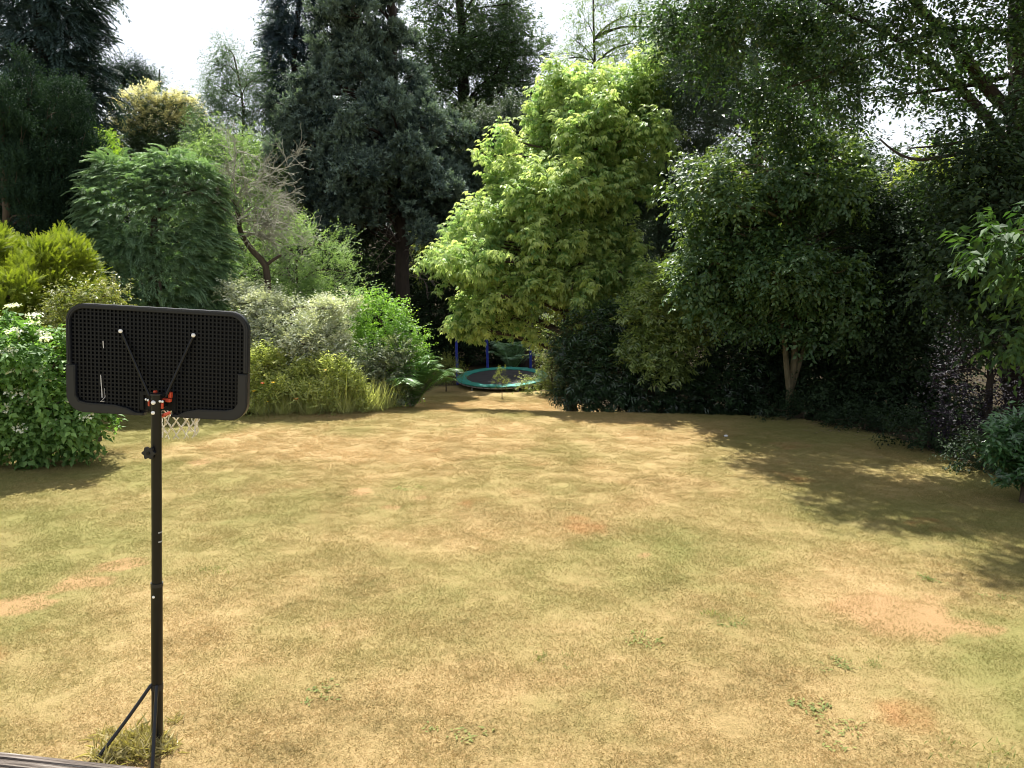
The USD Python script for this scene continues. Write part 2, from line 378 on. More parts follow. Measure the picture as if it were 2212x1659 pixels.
def clump_broad(rng, R, ntw, m, L, W, droop=.4, out=.7, up=.25, four=False, tiplight=.35, spread=.5):
    Ps, ds, ns, Ls, ts = [], [], [], [], []
    for _ in range(ntw):
        p0 = rng.normal(size=3) * R * spread * .5
        w = unit(np.array([out, 0, up]) + rng.normal(size=3) * .6)
        ln = R * rng.uniform(.6, 1.1)
        side = unit(np.cross(w, [0, 0, 1.]) + 1e-6)
        for k in range(m):
            t = (k + rng.uniform(.2, 1)) / m
            p = p0 + w * ln * t + np.array([0, 0, -droop * ln * t * t * .6])
            sg = 1 if k % 2 else -1
            Ps.append(p)
            ds.append(unit(w * .55 + side * sg * .8 + np.array([0, 0, -droop]) + rng.normal(size=3) * .28))
            ns.append(unit(np.array([.35, 0, 1.]) + rng.normal(size=3) * .38))
            Ls.append(L * rng.uniform(.65, 1.15) * (1 - .25 * t))
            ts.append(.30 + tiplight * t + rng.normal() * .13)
    Ls = np.array(Ls)
    v, f = leaves(Ps, ds, ns, Ls, Ls * W / L, four=four)
    return v, f, np.repeat(np.clip(ts, 0, 1), 5 if four else 4)


def clump_compound(rng, R, ntw, m, L, W, droop=.7):
    """Drooping pinnate leaves of 5 leaflets each at the ends of twigs (box elder)."""
    Ps, ds, ns, Ls, ts = [], [], [], [], []
    for _ in range(ntw):
        p0 = rng.normal(size=3) * R * .22
        w = unit(np.array([.8, 0, .45]) + rng.normal(size=3) * .55)
        ln = R * rng.uniform(.5, 1.0)
        for k in range(m):
            t = (k + 1) / m
            b = p0 + w * ln * t
            az = rng.uniform(0, 2 * np.pi)
            a = unit(np.array([math.cos(az), math.sin(az), -.15]) + w * .7)
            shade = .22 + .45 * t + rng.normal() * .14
            for j, (s, sg) in enumerate(((.4, 1), (.4, -1), (.75, 1), (.75, -1), (1., 0))):
                side = unit(np.cross(a, [0, 0, 1.]))
                Ps.append(b + a * L * 1.1 * s + np.array([0, 0, -.25 * L * s * s]))
                ds.append(unit(a * .7 + side * sg * .8 + np.array([0, 0, -droop]) + rng.normal(size=3) * .15))
                ns.append(unit(np.array([.3, 0, 1.]) + a * .5 + rng.normal(size=3) * .25))
                Ls.append(L * rng.uniform(.75, 1.1))
                ts.append(shade + rng.normal() * .08)
    Ls = np.array(Ls)
    v, f = leaves(Ps, ds, ns, Ls, Ls * W / L, four=False)
    return v, f, np.repeat(np.clip(ts, 0, 1), 4)


def clump_feather(rng, R, nf, nb, width=.30, thick=.010, droop=.5, out=.9, up=.3):
    """Flat feathery conifer sprays: an axis with side branchlets that carry barbs."""
    Ps, ds, ns, Ls, Ws, ts = [], [], [], [], [], []
    for _ in range(nf):
        p0 = rng.normal(size=3) * R * .25
        w = unit(np.array([out, 0, up]) + rng.normal(size=3) * .42)
        ln = R * rng.uniform(.7, 1.15)
        side = unit(np.cross(w, [0, 0, 1.]) + rng.normal(size=3) * .25)
        nn = unit(np.cross(side, w))
        sh = rng.normal() * .10
        for k in range(nb):
            t = (k + .5) / nb
            p = p0 + w * ln * t + np.array([0, 0, -droop * ln * t * t * .6])
            ww = unit(w + np.array([0, 0, -droop * 1.1 * t]))
            for sg in (1, -1):
                bl = ln * width * (1 - .65 * t) * rng.uniform(.7, 1.15)
                bd = unit(ww * .75 + side * sg * .75 + np.array([0, 0, -.15 * droop]) + rng.normal(size=3) * .12)
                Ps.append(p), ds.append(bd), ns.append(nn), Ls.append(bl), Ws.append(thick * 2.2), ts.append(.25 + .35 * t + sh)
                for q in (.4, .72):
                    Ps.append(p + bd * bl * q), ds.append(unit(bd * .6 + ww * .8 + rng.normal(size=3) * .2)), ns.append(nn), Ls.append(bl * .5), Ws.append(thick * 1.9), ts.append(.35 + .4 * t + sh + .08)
    v, f = leaves(Ps, ds, ns, np.array(Ls), np.array(Ws), fold=.1, curl=.1, four=False)
    return v, f, np.repeat(np.clip(ts, 0, 1), 4)


def clump_needle(rng, R, nsh, nn, L=.07, W=.012, out=.7, up=.45, spread=.28):
    Ps, ds, ns, ts = [], [], [], []
    for _ in range(nsh):
        p0 = rng.normal(size=3) * R * spread
        w = unit(np.array([out, 0, up]) + rng.normal(size=3) * .6)
        ln = R * rng.uniform(.35, .8)
        sh = rng.normal() * .08
        for k in range(nn):
            t = rng.uniform(0, 1)
            Ps.append(p0 + w * ln * t)
            ds.append(unit(w * .7 + rng.normal(size=3) * .65))
            ns.append(rdir(rng, 1, (.4, 0, 2.2))[0])
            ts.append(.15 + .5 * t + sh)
    v, f = leaves(Ps, ds, ns, L * rng.uniform(.7, 1.2, len(Ps)), W, fold=0, curl=0, four=False)
    return v, f, np.repeat(np.clip(ts, 0, 1), 4)


CLUMPS = {
    'maple': lambda r: clump_compound(r, .42, 6, 4, .125, .055),
    'dogwood': lambda r: clump_broad(r, .42, 6, 6, .145, .080, droop=.55, four=True),
    'hydrangea': lambda r: clump_broad(r, .26, 5, 5, .13, .085, droop=.35, four=True),
    'oak': lambda r: clump_broad(r, .55, 9, 8, .13, .08, droop=.2, spread=.7),
    'beech': lambda r: clump_broad(r, .50, 8, 8, .10, .066, droop=.25, spread=.7),
    'holly': lambda r: clump_broad(r, .38, 10, 9, .065, .036, droop=.25, spread=.7),
    'fine': lambda r: clump_broad(r, .48, 9, 10, .065, .042, droop=.6, spread=.6),
    'ash': lambda r: clump_broad(r, .5, 7, 9, .11, .045, droop=.5),
    'shrub': lambda r: clump_broad(r, .36, 7, 8, .07, .042, droop=.25, up=.5),
    'arch': lambda r: clump_broad(r, .46, 6, 12, .06, .032, droop=.3, up=.6),
    'silver': lambda r: clump_broad(r, .30, 6, 8, .085, .04, droop=.2, up=.4),
    'rhodo': lambda r: clump_broad(r, .32, 6, 7, .15, .05, droop=.25, up=.4),
    'laurel': lambda r: clump_broad(r, .28, 5, 7, .15, .052, droop=.25, up=.45, four=True),
    'cherry': lambda r: clump_broad(r, .45, 5, 8, .15, .065, droop=.75, up=.0, four=True),
    'dark': lambda r: clump_broad(r, .55, 8, 8, .12, .07, droop=.35, spread=.7),
    'cedar': lambda r: clump_feather(r, .75, 6, 9, .34, .022, droop=.75, out=.9, up=.05),
    'cypress': lambda r: clump_feather(r, .42, 6, 11, .30, .0085, droop=1.1, out=.95, up=.5),
    'gold': lambda r: clump_feather(r, .22, 7, 9, .26, .0065, droop=.0, out=.45, up=.85),
    'yew': lambda r: clump_broad(r, .26, 9, 9, .085, .034, droop=-.4, out=.3, up=1.2, spread=.5),
    'fir': lambda r: clump_needle(r, .46, 9, 34, .12, .034, spread=.16),
    'pine': lambda r: clump_needle(r, .60, 9, 26, .11, .022, up=.8),
    'weedy': lambda r: clump_broad(r, .26, 7, 9, .085, .036, droop=.1, out=.1, up=1.3),
    'wild': lambda r: clump_broad(r, .40, 8, 8, .07, .022, droop=.1, out=.1, up=1.2),
}
_cl = {}
BOOST = {'maple': 1.15, 'cypress': 1.7, 'gold': 1.6, 'holly': 3.2, 'fir': 1.55, 'dark': 3.4, 'beech': 3.6, 'dogwood': 2.1, 'oak': 2.4, 'pine': 2.6}


def clumps(style, k=3):
    if style not in _cl:
        _cl[style] = [CLUMPS[style](np.random.default_rng([7, sum(map(ord, style)), i])) for i in range(k)]
    return _cl[style]


def mquat(Rm):
    """Rotation matrices (n, 3, 3) -> quaternions (x, y, z, w)."""
    from scipy.spatial.transform import Rotation
    return Rotation.from_matrix(Rm).as_quat()


def instancer(parent, name, protos, material, P, q, s, proto_names='leaf_clump', kind='stuff', label=None, rng=None, idx=None):
    path = numbered(str(parent.GetPath()) if parent is not None else '/World', name)
    pi = UsdGeom.PointInstancer.Define(stage, path)
    tg = []
    for v, f, t in protos:
        m = usdkit.mesh(stage, numbered(path, proto_names), (v, f), material)
        UsdGeom.PrimvarsAPI(m).CreatePrimvar('tint', Sdf.ValueTypeNames.FloatArray, 'vertex').Set(Vt.FloatArray.FromNumpy(np.asarray(t, np.float32)))
        tg.append(m.GetPath())
    pi.CreatePrototypesRel().SetTargets(tg)
    n = len(P)
    if idx is None:
        idx = np.arange(n) % len(protos)
    pi.CreateProtoIndicesAttr(Vt.IntArray.FromNumpy(np.asarray(idx, np.int32)))
    pi.CreatePositionsAttr(Vt.Vec3fArray.FromNumpy(np.asarray(P, np.float32)))
    pi.CreateOrientationsAttr(Vt.QuathArray([Gf.Quath(float(a[3]), float(a[0]), float(a[1]), float(a[2])) for a in q]))
    pi.CreateScalesAttr(Vt.Vec3fArray.FromNumpy(np.repeat(np.asarray(s, np.float32)[:, None], 3, 1)))
    tag(pi, label, None, None, kind)
    return pi


def orient(N, rng, pitch=.5, jitter=.25):
    """Rotation matrices that turn local +x towards the azimuth of N and lift it by part of N's elevation."""
    az = np.arctan2(N[:, 1], N[:, 0]) + rng.normal(size=len(N)) * jitter * 1.6
    el = pitch * np.arcsin(np.clip(N[:, 2], -1, 1)) + rng.normal(size=len(N)) * jitter
    ro = rng.normal(size=len(N)) * jitter
    X = np.stack([np.cos(az) * np.cos(el), np.sin(az) * np.cos(el), np.sin(el)], 1)
    Y = np.stack([-np.sin(az), np.cos(az), np.zeros(len(N))], 1)
    Z = np.cross(X, Y)
    Y2 = Y * np.cos(ro)[:, None] + Z * np.sin(ro)[:, None]
    return np.stack([X, Y2, np.cross(X, Y2)], 2)


def lobes_m(lobes, D, depth=.85):
    """Lobes (u, v, ru, rv[, dD]) as seen in the picture -> (centre, radii) in metres."""
    out = []
    for lb in lobes:
        u, v, ru, rv = lb[:4]
        y = D + (lb[4] if len(lb) > 4 else 0)
        s = px(u, v, y)
        out.append((at(u, v, y), np.array([ru * s, max(.3, depth * min(ru, 1.3 * rv) * s), rv * s])))
    return out


def scatter(lobes, R, dens, rng, shell=(.55, 1.02), rough=.22, seed=0, zmin=None):
    Ps, Ns = [], []
    for c, r in lobes:
        a = 4 * np.pi * ((r[0] * r[1]) ** 1.6 / 3 + (r[0] * r[2]) ** 1.6 / 3 + (r[1] * r[2]) ** 1.6 / 3) ** (1 / 1.6)
        n = max(4, int(dens * a / (np.pi * R * R)))
        d = rdir(rng, n)
        k = shell[0] + (shell[1] - shell[0]) * rng.uniform(0, 1, n) ** .55
        w = 1 + rough * 2 * (meshkit.fbm(c + d * r * 1.0 / max(.35, R), 2, seed) - .5)
        p = c + d * r * (k * w)[:, None]
        nn = unit(d / r)
        keep = np.ones(n, bool)
        for c2, r2 in lobes:
            if c2 is c:
                continue
            keep &= (((p - c2) / r2) ** 2).sum(1) > .45
        Ps.append(p[keep])
        Ns.append(nn[keep])
    P, N = np.vstack(Ps), np.vstack(Ns)
    g = H(P[:, 0], P[:, 1])
    k = P[:, 2] > g + .05
    return P[k], N[k]


def limb_meshes(trunk, lobes, r0, rng, twigs=4):
    out = []
    for c, r in lobes:
        below = [i for i in range(len(trunk)) if trunk[i][2] < c[2] - .15 * np.linalg.norm(c - trunk[i])]
        i = below[-1] if below else 0
        a = trunk[i]
        d = np.linalg.norm(c - a)
        if d < .2:
            continue
        mid = a + (c - a) * .5 + np.array([0, 0, .12 * d]) + rng.normal(size=3) * .07 * d
        rr = min(r0 * .5, .012 + .018 * d)
        pts = smooth_path([a, mid, c], 8)
        out.append(tube(pts, np.linspace(rr, rr * .35, 8), 5))
        for _ in range(twigs):
            e = c + rdir(rng, 1)[0] * r * .9
            s = pts[rng.integers(4, 8)]
            m2 = (s + e) / 2 + rng.normal(size=3) * .08 * np.linalg.norm(e - s)
            out.append(tube(smooth_path([s, m2, e], 6), np.linspace(rr * .35, .004, 6), 4))
    return cat(out) if out else None


def pads(poly, n, ru, rv, deep, seed, core=0):
    """Many small mounds inside the outline of a crown, deepest in its middle."""
    rng = np.random.default_rng(seed)
    pg = Polygon(poly).buffer(-.55 * ru[0])
    x0, y0, x1, y1 = pg.bounds
    out, tries = [], 0
    far = max(pg.exterior.distance(Point(x, y)) for x, y in rng.uniform([x0, y0], [x1, y1], (200, 2)) if pg.contains(Point(x, y)))
    while len(out) < n and tries < 20000:
        tries += 1
        p = rng.uniform([x0, y0], [x1, y1])
        q = Point(*p)
        if not pg.contains(q):
            continue
        k = deep * math.sqrt(min(1., pg.exterior.distance(q) / far + .05))
        d = rng.uniform(-1, 1) * k
        if any(abs(p[0] - o[0]) < .62 * ru[0] and abs(p[1] - o[1]) < .62 * rv[0] and abs(d - o[4]) < .5 * deep for o in out):
            if tries < 15000:
                continue
        out.append((p[0], p[1], rng.uniform(*ru), rng.uniform(*rv), d))
    return out


def plant(name, label, category, D, lobes, style, leaf, base=None, trunk=None, r0=.12, bark=M_BARK, R=None, dens=2.4, seed=1, group=None,
          shell=(.55, 1.02), rough=.25, depth=.85, pitch=.5, jitter=.25, size=(.75, 1.2), twigs=4, leafparts=0, extra=None, limbs=True, crown_name='crown', kind=None):
    rng = np.random.default_rng([seed, len(lobes)])
    lb = lobes_m(lobes, D, depth)
    pr = clumps(style)
    R = R or np.abs(pr[0][0]).max() * .62
    dens *= BOOST.get(style, 2.0)
    if trunk is None:
        c = np.mean([x[0] for x in lb], 0)
        u = base if base is not None else None
        b = at(u, 800, D) if u is not None else c.copy()
        if u is None:
            b[1] = min(max(b[1], D - 1), D + 1)
        b[2] = H(b[0], b[1])
        top = max(lb, key=lambda x: x[0][2])[0]
        tp = [b, (b + c) / 2, c, top]
    else:
        tp = [at(t[0], t[1], D + (t[2] if len(t) > 2 else 0)) for t in trunk]
        b = tp[0].copy()
        b[2] = H(b[0], b[1])
        tp = [b] + [t for t in tp[1:]]
    tp = [p for i, p in enumerate(tp) if i == 0 or p[2] > tp[0][2] + .05]
    if len(tp) < 2:
        tp.append(tp[0] + [0, 0, .5])
    root = thing(name, label, category, b, group, kind)
    path = smooth_path(tp, 16) - b
    path[0][2] -= .12
    wob = rng.normal(size=(16, 3)) * r0 * .10
    wob[0] = 0
    rad = r0 * np.linspace(1, .18, 16) ** .8
    rad[0] *= 1.25
    tv = tube(path + wob, rad, 9)
    obj(root, 'trunk', tv, bark, smooth=True)
    if limbs:
        lm = limb_meshes(path, [(c - b, r) for c, r in lb], r0, rng, twigs)
        if lm is not None:
            obj(root, 'branches', lm, bark, smooth=True)
    P, N = scatter(lb, R, dens, rng, shell, rough, seed)
    Rm = orient(N, rng, pitch, jitter)
    s = rng.uniform(size[0], size[1], len(P))
    idx = rng.integers(0, len(pr), len(P))
    keep = np.ones(len(P), bool)
    if leafparts:
        nv = 5 if style in ('dogwood', 'hydrangea', 'laurel', 'cherry') else 4
        toc = unit(CAM - P)
        pu = 1106 + FL * P[:, 0] / (P[:, 1] * CP - (P[:, 2] - EYE) * SP)
        pv = 829.5 - FL * (P[:, 1] * SP + (P[:, 2] - EYE) * CP) / (P[:, 1] * CP - (P[:, 2] - EYE) * SP)
        seen = (pu > 0) & (pu < 2212) & (pv > 0) & (pv < 1659)
        score = (N * toc).sum(1) + .3 * rng.uniform(size=len(P)) - 5 * (~seen) - .15 * (np.linalg.norm(P - CAM, axis=1) - D)
        done = 0
        for i in np.argsort(-score):
            v, f, t = pr[idx[i]]
            nl = len(v) // nv
            if done + nl > leafparts:
                break
            keep[i] = False
            w = (v * s[i]) @ Rm[i].T + (P[i] - b)
            off = rng.normal() * .18
            fl = f[:4] if nv == 5 else f[:2]
            for k in range(nl):
                obj(root, 'leaf', (w[k * nv:(k + 1) * nv], fl), leaf, tint=np.clip(t[k * nv:(k + 1) * nv] + off, 0, 1))
            done += nl
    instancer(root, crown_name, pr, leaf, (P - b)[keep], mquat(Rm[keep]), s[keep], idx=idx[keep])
    if extra:
        extra(root, b, lb, P, N, rng)
    return root, b, lb


# ------------------------------------------------------------------ ground
EDGE = [(-300, 1000), (0, 925), (255, 897), (530, 894), (760, 890), (815, 887), (880, 868), (930, 838), (985, 834), (1190, 846), (1214, 872), (1240, 889), (1500, 893), (1700, 906), (1900, 938), (2100, 985), (2212, 1045), (2420, 1130)]
eg = np.array([ground(*e)[:2] for e in EDGE])
eg = eg[np.argsort(eg[:, 0])]


def edge_y(x):
    return np.interp(x, eg[:, 0], eg[:, 1])


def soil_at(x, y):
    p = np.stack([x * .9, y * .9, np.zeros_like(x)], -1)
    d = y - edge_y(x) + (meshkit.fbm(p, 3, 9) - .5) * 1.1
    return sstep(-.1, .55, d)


BARE = [(1950, 1325, .62, .8), (1880, 1300, .35, .6), (270, 1215, .26, .8), (165, 1262, .24, .9), (40, 1310, .30, .8), (770, 1063, .24, .9), (912, 1076, .12, 1.), (842, 1096, .12, .9), (1392, 1203, .10, 1.), (430, 1000, .24, .8), (1720, 962, .35, .7), (760, 1340, .28, .5), (1120, 1470, .3, .4), (540, 1430, .34, .4), (1300, 925, .4, .4)]
BARE = [(*ground(u, v)[:2], r, k) for u, v, r, k in BARE]


def bare_at(x, y):
    out = np.zeros_like(x)
    w = (meshkit.fbm(np.stack([x * 4, y * 4, x * 0], -1), 3, 17) - .5) * 1.3
    for bx_, by_, r, k in BARE:
        d = np.hypot((x - bx_) / 1.25, (y - by_) / .95) / r + w
        out = np.maximum(out, k * (1 - sstep(.55, 1.15, d)))
    return out


gx = np.unique(np.r_[np.linspace(-400, -30, 26), np.arange(-30, -12, .5), np.arange(-12, 12, .14), np.arange(12, 30, .5), np.linspace(30, 400, 26)])
gy = np.unique(np.r_[np.linspace(-60, 1, 14), np.arange(1, 30, .14), np.arange(30, 60, .6), np.linspace(60, 700, 40)])
X, Y = np.meshgrid(gx, gy)
Z = H(X, Y)
nx, ny = len(gx), len(gy)
i, j = np.meshgrid(np.arange(ny - 1), np.arange(nx - 1), indexing='ij')
q = np.stack([i * nx + j, i * nx + j + 1, (i + 1) * nx + j + 1, (i + 1) * nx + j], -1).reshape(-1, 4)
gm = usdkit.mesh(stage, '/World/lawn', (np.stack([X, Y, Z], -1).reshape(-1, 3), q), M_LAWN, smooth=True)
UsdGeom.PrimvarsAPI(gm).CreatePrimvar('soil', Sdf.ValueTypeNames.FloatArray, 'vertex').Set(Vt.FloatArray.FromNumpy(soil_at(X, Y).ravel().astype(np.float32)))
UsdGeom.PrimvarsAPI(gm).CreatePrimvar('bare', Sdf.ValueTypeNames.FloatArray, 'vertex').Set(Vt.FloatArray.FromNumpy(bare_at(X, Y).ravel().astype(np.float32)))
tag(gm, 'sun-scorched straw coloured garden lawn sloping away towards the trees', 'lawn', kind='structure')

# short dry grass on the lawn
rng = np.random.default_rng(11)


def grass_patch(rng, n, size, L, W, lie):
    P = np.c_[rng.uniform(-size / 2, size / 2, (n, 2)), np.zeros(n)]
    d = unit(np.c_[rng.normal(size=(n, 2)) * lie, rng.uniform(.12, .75, n)])
    v, f = leaves(P, d, rdir(rng, n, (0, 0, .6)), L * rng.uniform(.5, 1.25, n), W, fold=.05, curl=.25, four=False)
    return v, f, np.repeat(np.clip(rng.normal(.55, .25, n), 0, 1), 4)


pts = []
for y in np.arange(3.6, 24, .26):
    w = .70 * y + 1
    x = np.arange(-w, w, .26)
    pts.append(np.c_[x + rng.uniform(-.13, .13, len(x)), y + rng.uniform(-.13, .13, len(x))])
pts = np.vstack(pts)
pts = pts[bare_at(pts[:, 0], pts[:, 1]) < rng.uniform(.25, 1.1, len(pts))]
pts = pts[soil_at(pts[:, 0], pts[:, 1]) < rng.uniform(.15, .7, len(pts))]
P = np.c_[pts, H(pts[:, 0], pts[:, 1]) - .004]
yaw = rng.uniform(0, 2 * np.pi, len(P))
q = np.c_[np.zeros((len(P), 2)), np.sin(yaw / 2), np.cos(yaw / 2)]
lg = instancer(None, 'lawn_grass', [grass_patch(rng, 1150, .42, .024, .0030, .8) for _ in range(5)], M_BLADE, P, q, rng.uniform(.7, 1.25, len(P)), 'grass_patch', idx=rng.integers(0, 5, len(P)))
tag(lg, 'short dry straw coloured grass blades covering the scorched lawn', 'grass', kind='stuff')

# fallen leaves and bits in the shade on the right
n = 2600
x = rng.uniform(-1.5, 11, n)
y = edge_y(x) + rng.normal(size=n) * .9 + .2
ok = (y > 8) & (y < 22)
x, y = x[ok], y[ok]
fl = []
for k in range(3):
    v, f = leaves(np.zeros((1, 3)), [[1, 0, .15]], [[0, 0, 1.]], .06 + .02 * k, .035, four=True)
    fl.append((v, f, np.full(5, .2 + .4 * k)))
keep = np.ones(len(x), bool)
yaw = rng.uniform(0, 2 * np.pi, len(x))
ll = instancer(None, 'leaf_litter', fl, L_LITTER, np.c_[x, y, H(x, y) + .012], np.c_[np.zeros((len(x), 2)), np.sin(yaw / 2), np.cos(yaw / 2)], rng.uniform(.5, 1.3, len(x)), 'fallen_leaf')
tag(ll, 'fallen leaves scattered on the shaded soil under the trees on the right', 'leaf litter', kind='stuff')

# ------------------------------------------------------------------ trees and shrubs, left to right
# far woodland that reads as one dark mass
rng = np.random.default_rng(5)
n = 9500
x = rng.uniform(-62, 62, n)
y = rng.uniform(46, 56, n)
hmax = 6.6 + 4.6 * meshkit.fbm(np.stack([x * .12, y * 0, x * 0], -1), 3, 3) + 3.0 * (np.abs(x + 2) < 10)
z = H(x, y) + hmax * rng.uniform(0, 1, n) ** .8
N = unit(np.c_[rng.normal(size=(n, 1)) * .5, -np.ones((n, 1)), rng.uniform(0, 1, (n, 1))])
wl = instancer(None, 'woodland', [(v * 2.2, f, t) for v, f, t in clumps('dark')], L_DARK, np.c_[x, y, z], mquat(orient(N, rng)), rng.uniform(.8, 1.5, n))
tag(wl, 'dark far-off woodland closing the view behind the garden trees', 'woodland', kind='stuff')

plant('conifer_tree', 'tall dark blue-green conifer with hanging sprays at the top left corner', 'tree', 26,
      [(95, -180, 85, 130), (95, -20, 115, 90), (60, 60, 120, 90), (120, 90, 105, 80), (115, 190, 118, 90), (60, 180, 120, 100), (115, 310, 118, 110), (40, 330, 120, 120), (110, 450, 118, 110), (80, 600, 130, 130)], 'cedar', L_CEDAR,
      trunk=[(92, 830), (92, 400), (95, 0), (98, -300)], r0=.38, bark=M_DARKBARK, R=.62, dens=2.6, seed=3, pitch=.2, twigs=2, group=None)
plant('yew_tree', 'narrow upright dark yew at the left edge of the picture', 'tree', 18.5,
      pads([(20, 190), (45, 250), (75, 340), (92, 440), (96, 620), (96, 780), (-50, 780), (-50, 260), (0, 230)], 40, (11, 18), (50, 85), .9, 4), 'yew', L_YEW, base=25, r0=.16, R=.24, dens=1.5, seed=4, pitch=.1, jitter=.12, rough=.2)
plant('yew_tree', 'broad dark yew of several upright spires behind the golden shrubs', 'tree', 19.5,
      pads([(50, 160), (72, 200), (100, 175), (120, 200), (134, 182), (150, 230), (172, 226), (190, 290), (212, 310), (216, 420), (214, 780), (60, 780), (80, 480), (60, 330), (40, 260)], 52, (11, 19), (52, 90), 1.1, 5), 'yew', L_YEW, base=130, r0=.2, R=.24, dens=1.5, seed=5, pitch=.1, jitter=.12, rough=.2)
plant('lime_sapling', 'lime green sapling tip showing between the yew and the round cypress', 'sapling', 22,
      [(230, 318, 11, 24), (236, 345, 13, 22), (242, 372, 17, 24), (240, 420, 20, 40)], 'shrub', L_LIME, r0=.04, R=.28, dens=3, seed=6)
plant('pine_tree', 'distant flat-topped pine with bare trunk against the white sky', 'pine', 60,
      [(243, 150, 22, 15), (278, 146, 28, 14), (303, 160, 22, 13), (262, 168, 30, 12), (232, 176, 12, 12), (302, 182, 22, 10), (250, 200, 12, 8), (318, 172, 10, 8)], 'dark', L_SCOTS, trunk=[(254, 470), (254, 250), (262, 205), (270, 160)], r0=.42, bark=M_DARKBARK, R=.5, dens=3.2, seed=7, depth=.9)
plant('bare_topped_tree', 'small thin-crowned far tree to the right of the distant pine', 'tree', 62,
      [(345, 160, 16, 14), (336, 176, 14, 12), (354, 178, 14, 14), (345, 195, 12, 14)], 'oak', L_OAK, trunk=[(345, 470), (345, 230), (345, 150)], r0=.16, bark=M_DARKBARK, dens=.6, seed=8, twigs=8)


def blossom(root, b, lb, P, N, rng):
    u = 1106 + FL * P[:, 0] / P[:, 1]
    top = (N[:, 2] > .05) & (rng.uniform(size=len(P)) < .95) & ((P[:, 2] - EYE) / P[:, 1] > np.where(u < 300, .10, .155))
    P2, N2 = P[top] + N[top] * .26, N[top]
    pr = [clump_broad(np.random.default_rng(90 + k), .36, 9, 7, .13, .06, droop=.2, up=.6) for k in range(3)]
    instancer(root, 'blossom', pr, L_BLOSSOM, P2 - b, mquat(orient(N2, rng)), rng.uniform(.8, 1.2, len(P2)), 'flower_spike')


plant('chestnut_tree', 'sweet chestnut covered in yellow blossom below the distant pine', 'tree', 42,
      [(330, 232, 52, 26), (385, 238, 42, 24), (295, 255, 44, 34), (275, 295, 34, 38), (270, 335, 28, 34), (350, 278, 62, 44), (400, 284, 36, 46), (350, 330, 70, 50), (340, 390, 80, 60)], 'dark', L_CHEST, base=340, r0=.35, R=.5, dens=2.6, seed=9, extra=blossom, twigs=2)
plant('birch_tree', 'airy grey-green birch with drooping twigs left of the great fir', 'birch', 33,
      [(485, 105, 26, 26), (462, 140, 26, 24), (515, 150, 36, 34), (550, 175, 36, 40), (470, 185, 38, 34), (515, 215, 50, 40), (565, 240, 40, 44), (450, 245, 38, 40), (495, 275, 56, 46), (430, 300, 34, 40), (560, 310, 50, 46), (470, 340, 60, 46)], 'fine', L_BIRCH,
      trunk=[(520, 800), (520, 400), (525, 240), (505, 120)], r0=.11, bark=M_BARK, R=.42, dens=2.6, seed=10, twigs=6, shell=(.3, 1.05))
plant('broadleaf_tree', 'mid green broadleaf tree with yellow sprays behind the bare twiggy tree', 'tree', 30,
      [(480, 320, 50, 34), (540, 345, 56, 46), (430, 350, 44, 40), (500, 400, 80, 60), (590, 400, 60, 60), (560, 460, 90, 70), (430, 440, 60, 70)], 'ash', L_ARCH, base=500, r0=.15, dens=1.9, seed=11)
plant('leyland_cypress_tree', 'dense blue-green leyland conifer column behind the great fir', 'tree', 35,
      [(650, -70, 40, 90), (640, 30, 50, 80), (632, 110, 52, 80), (622, 180, 42, 60), (640, 260, 56, 90), (640, 400, 60, 120)], 'cedar', L_BLUECON, base=640, r0=.3, R=.6, dens=2.8, seed=12, pitch=.1, bark=M_DARKBARK, twigs=1)
plant('oak_tree', 'small piece of broadleaf crown edging out left of the leyland conifer', 'tree', 40,
      [(592, 60, 22, 34), (586, 105, 22, 26), (600, 20, 20, 26), (640, 200, 50, 60)], 'oak', L_OAK, base=640, r0=.2, dens=1.6, seed=13)


def dead_twigs(root, b, lb, P, N, rng):
    out = []
    for _ in range(46):
        u, v = rng.uniform(845, 885), rng.uniform(330, 600)
        a = at(862 + (v - 420) * .06, v, 30) - b
        L = rng.uniform(.7, 1.9)
        az = rng.uniform(math.pi * .8, math.pi * 2.2)
        p, d = a, np.array([math.cos(az), math.sin(az), .15])
        pts = [p]
        for k in range(6):
            d = unit(d + rng.normal(size=3) * .28 + [0, 0, -.16])
            p = p + d * L / 6
            pts.append(p)
            if k > 1 and rng.uniform() < .75:
                e = unit(d + rng.normal(size=3) * .6)
                out.append(tube([p, p + e * L * .18, p + e * L * .32 + [0, 0, -.08 * L]], [.009, .007, .003], 3))
        out.append(tube(pts, np.linspace(.020, .005, 7), 4))
    obj(root, 'dead_branches', cat(out), M_DEAD)


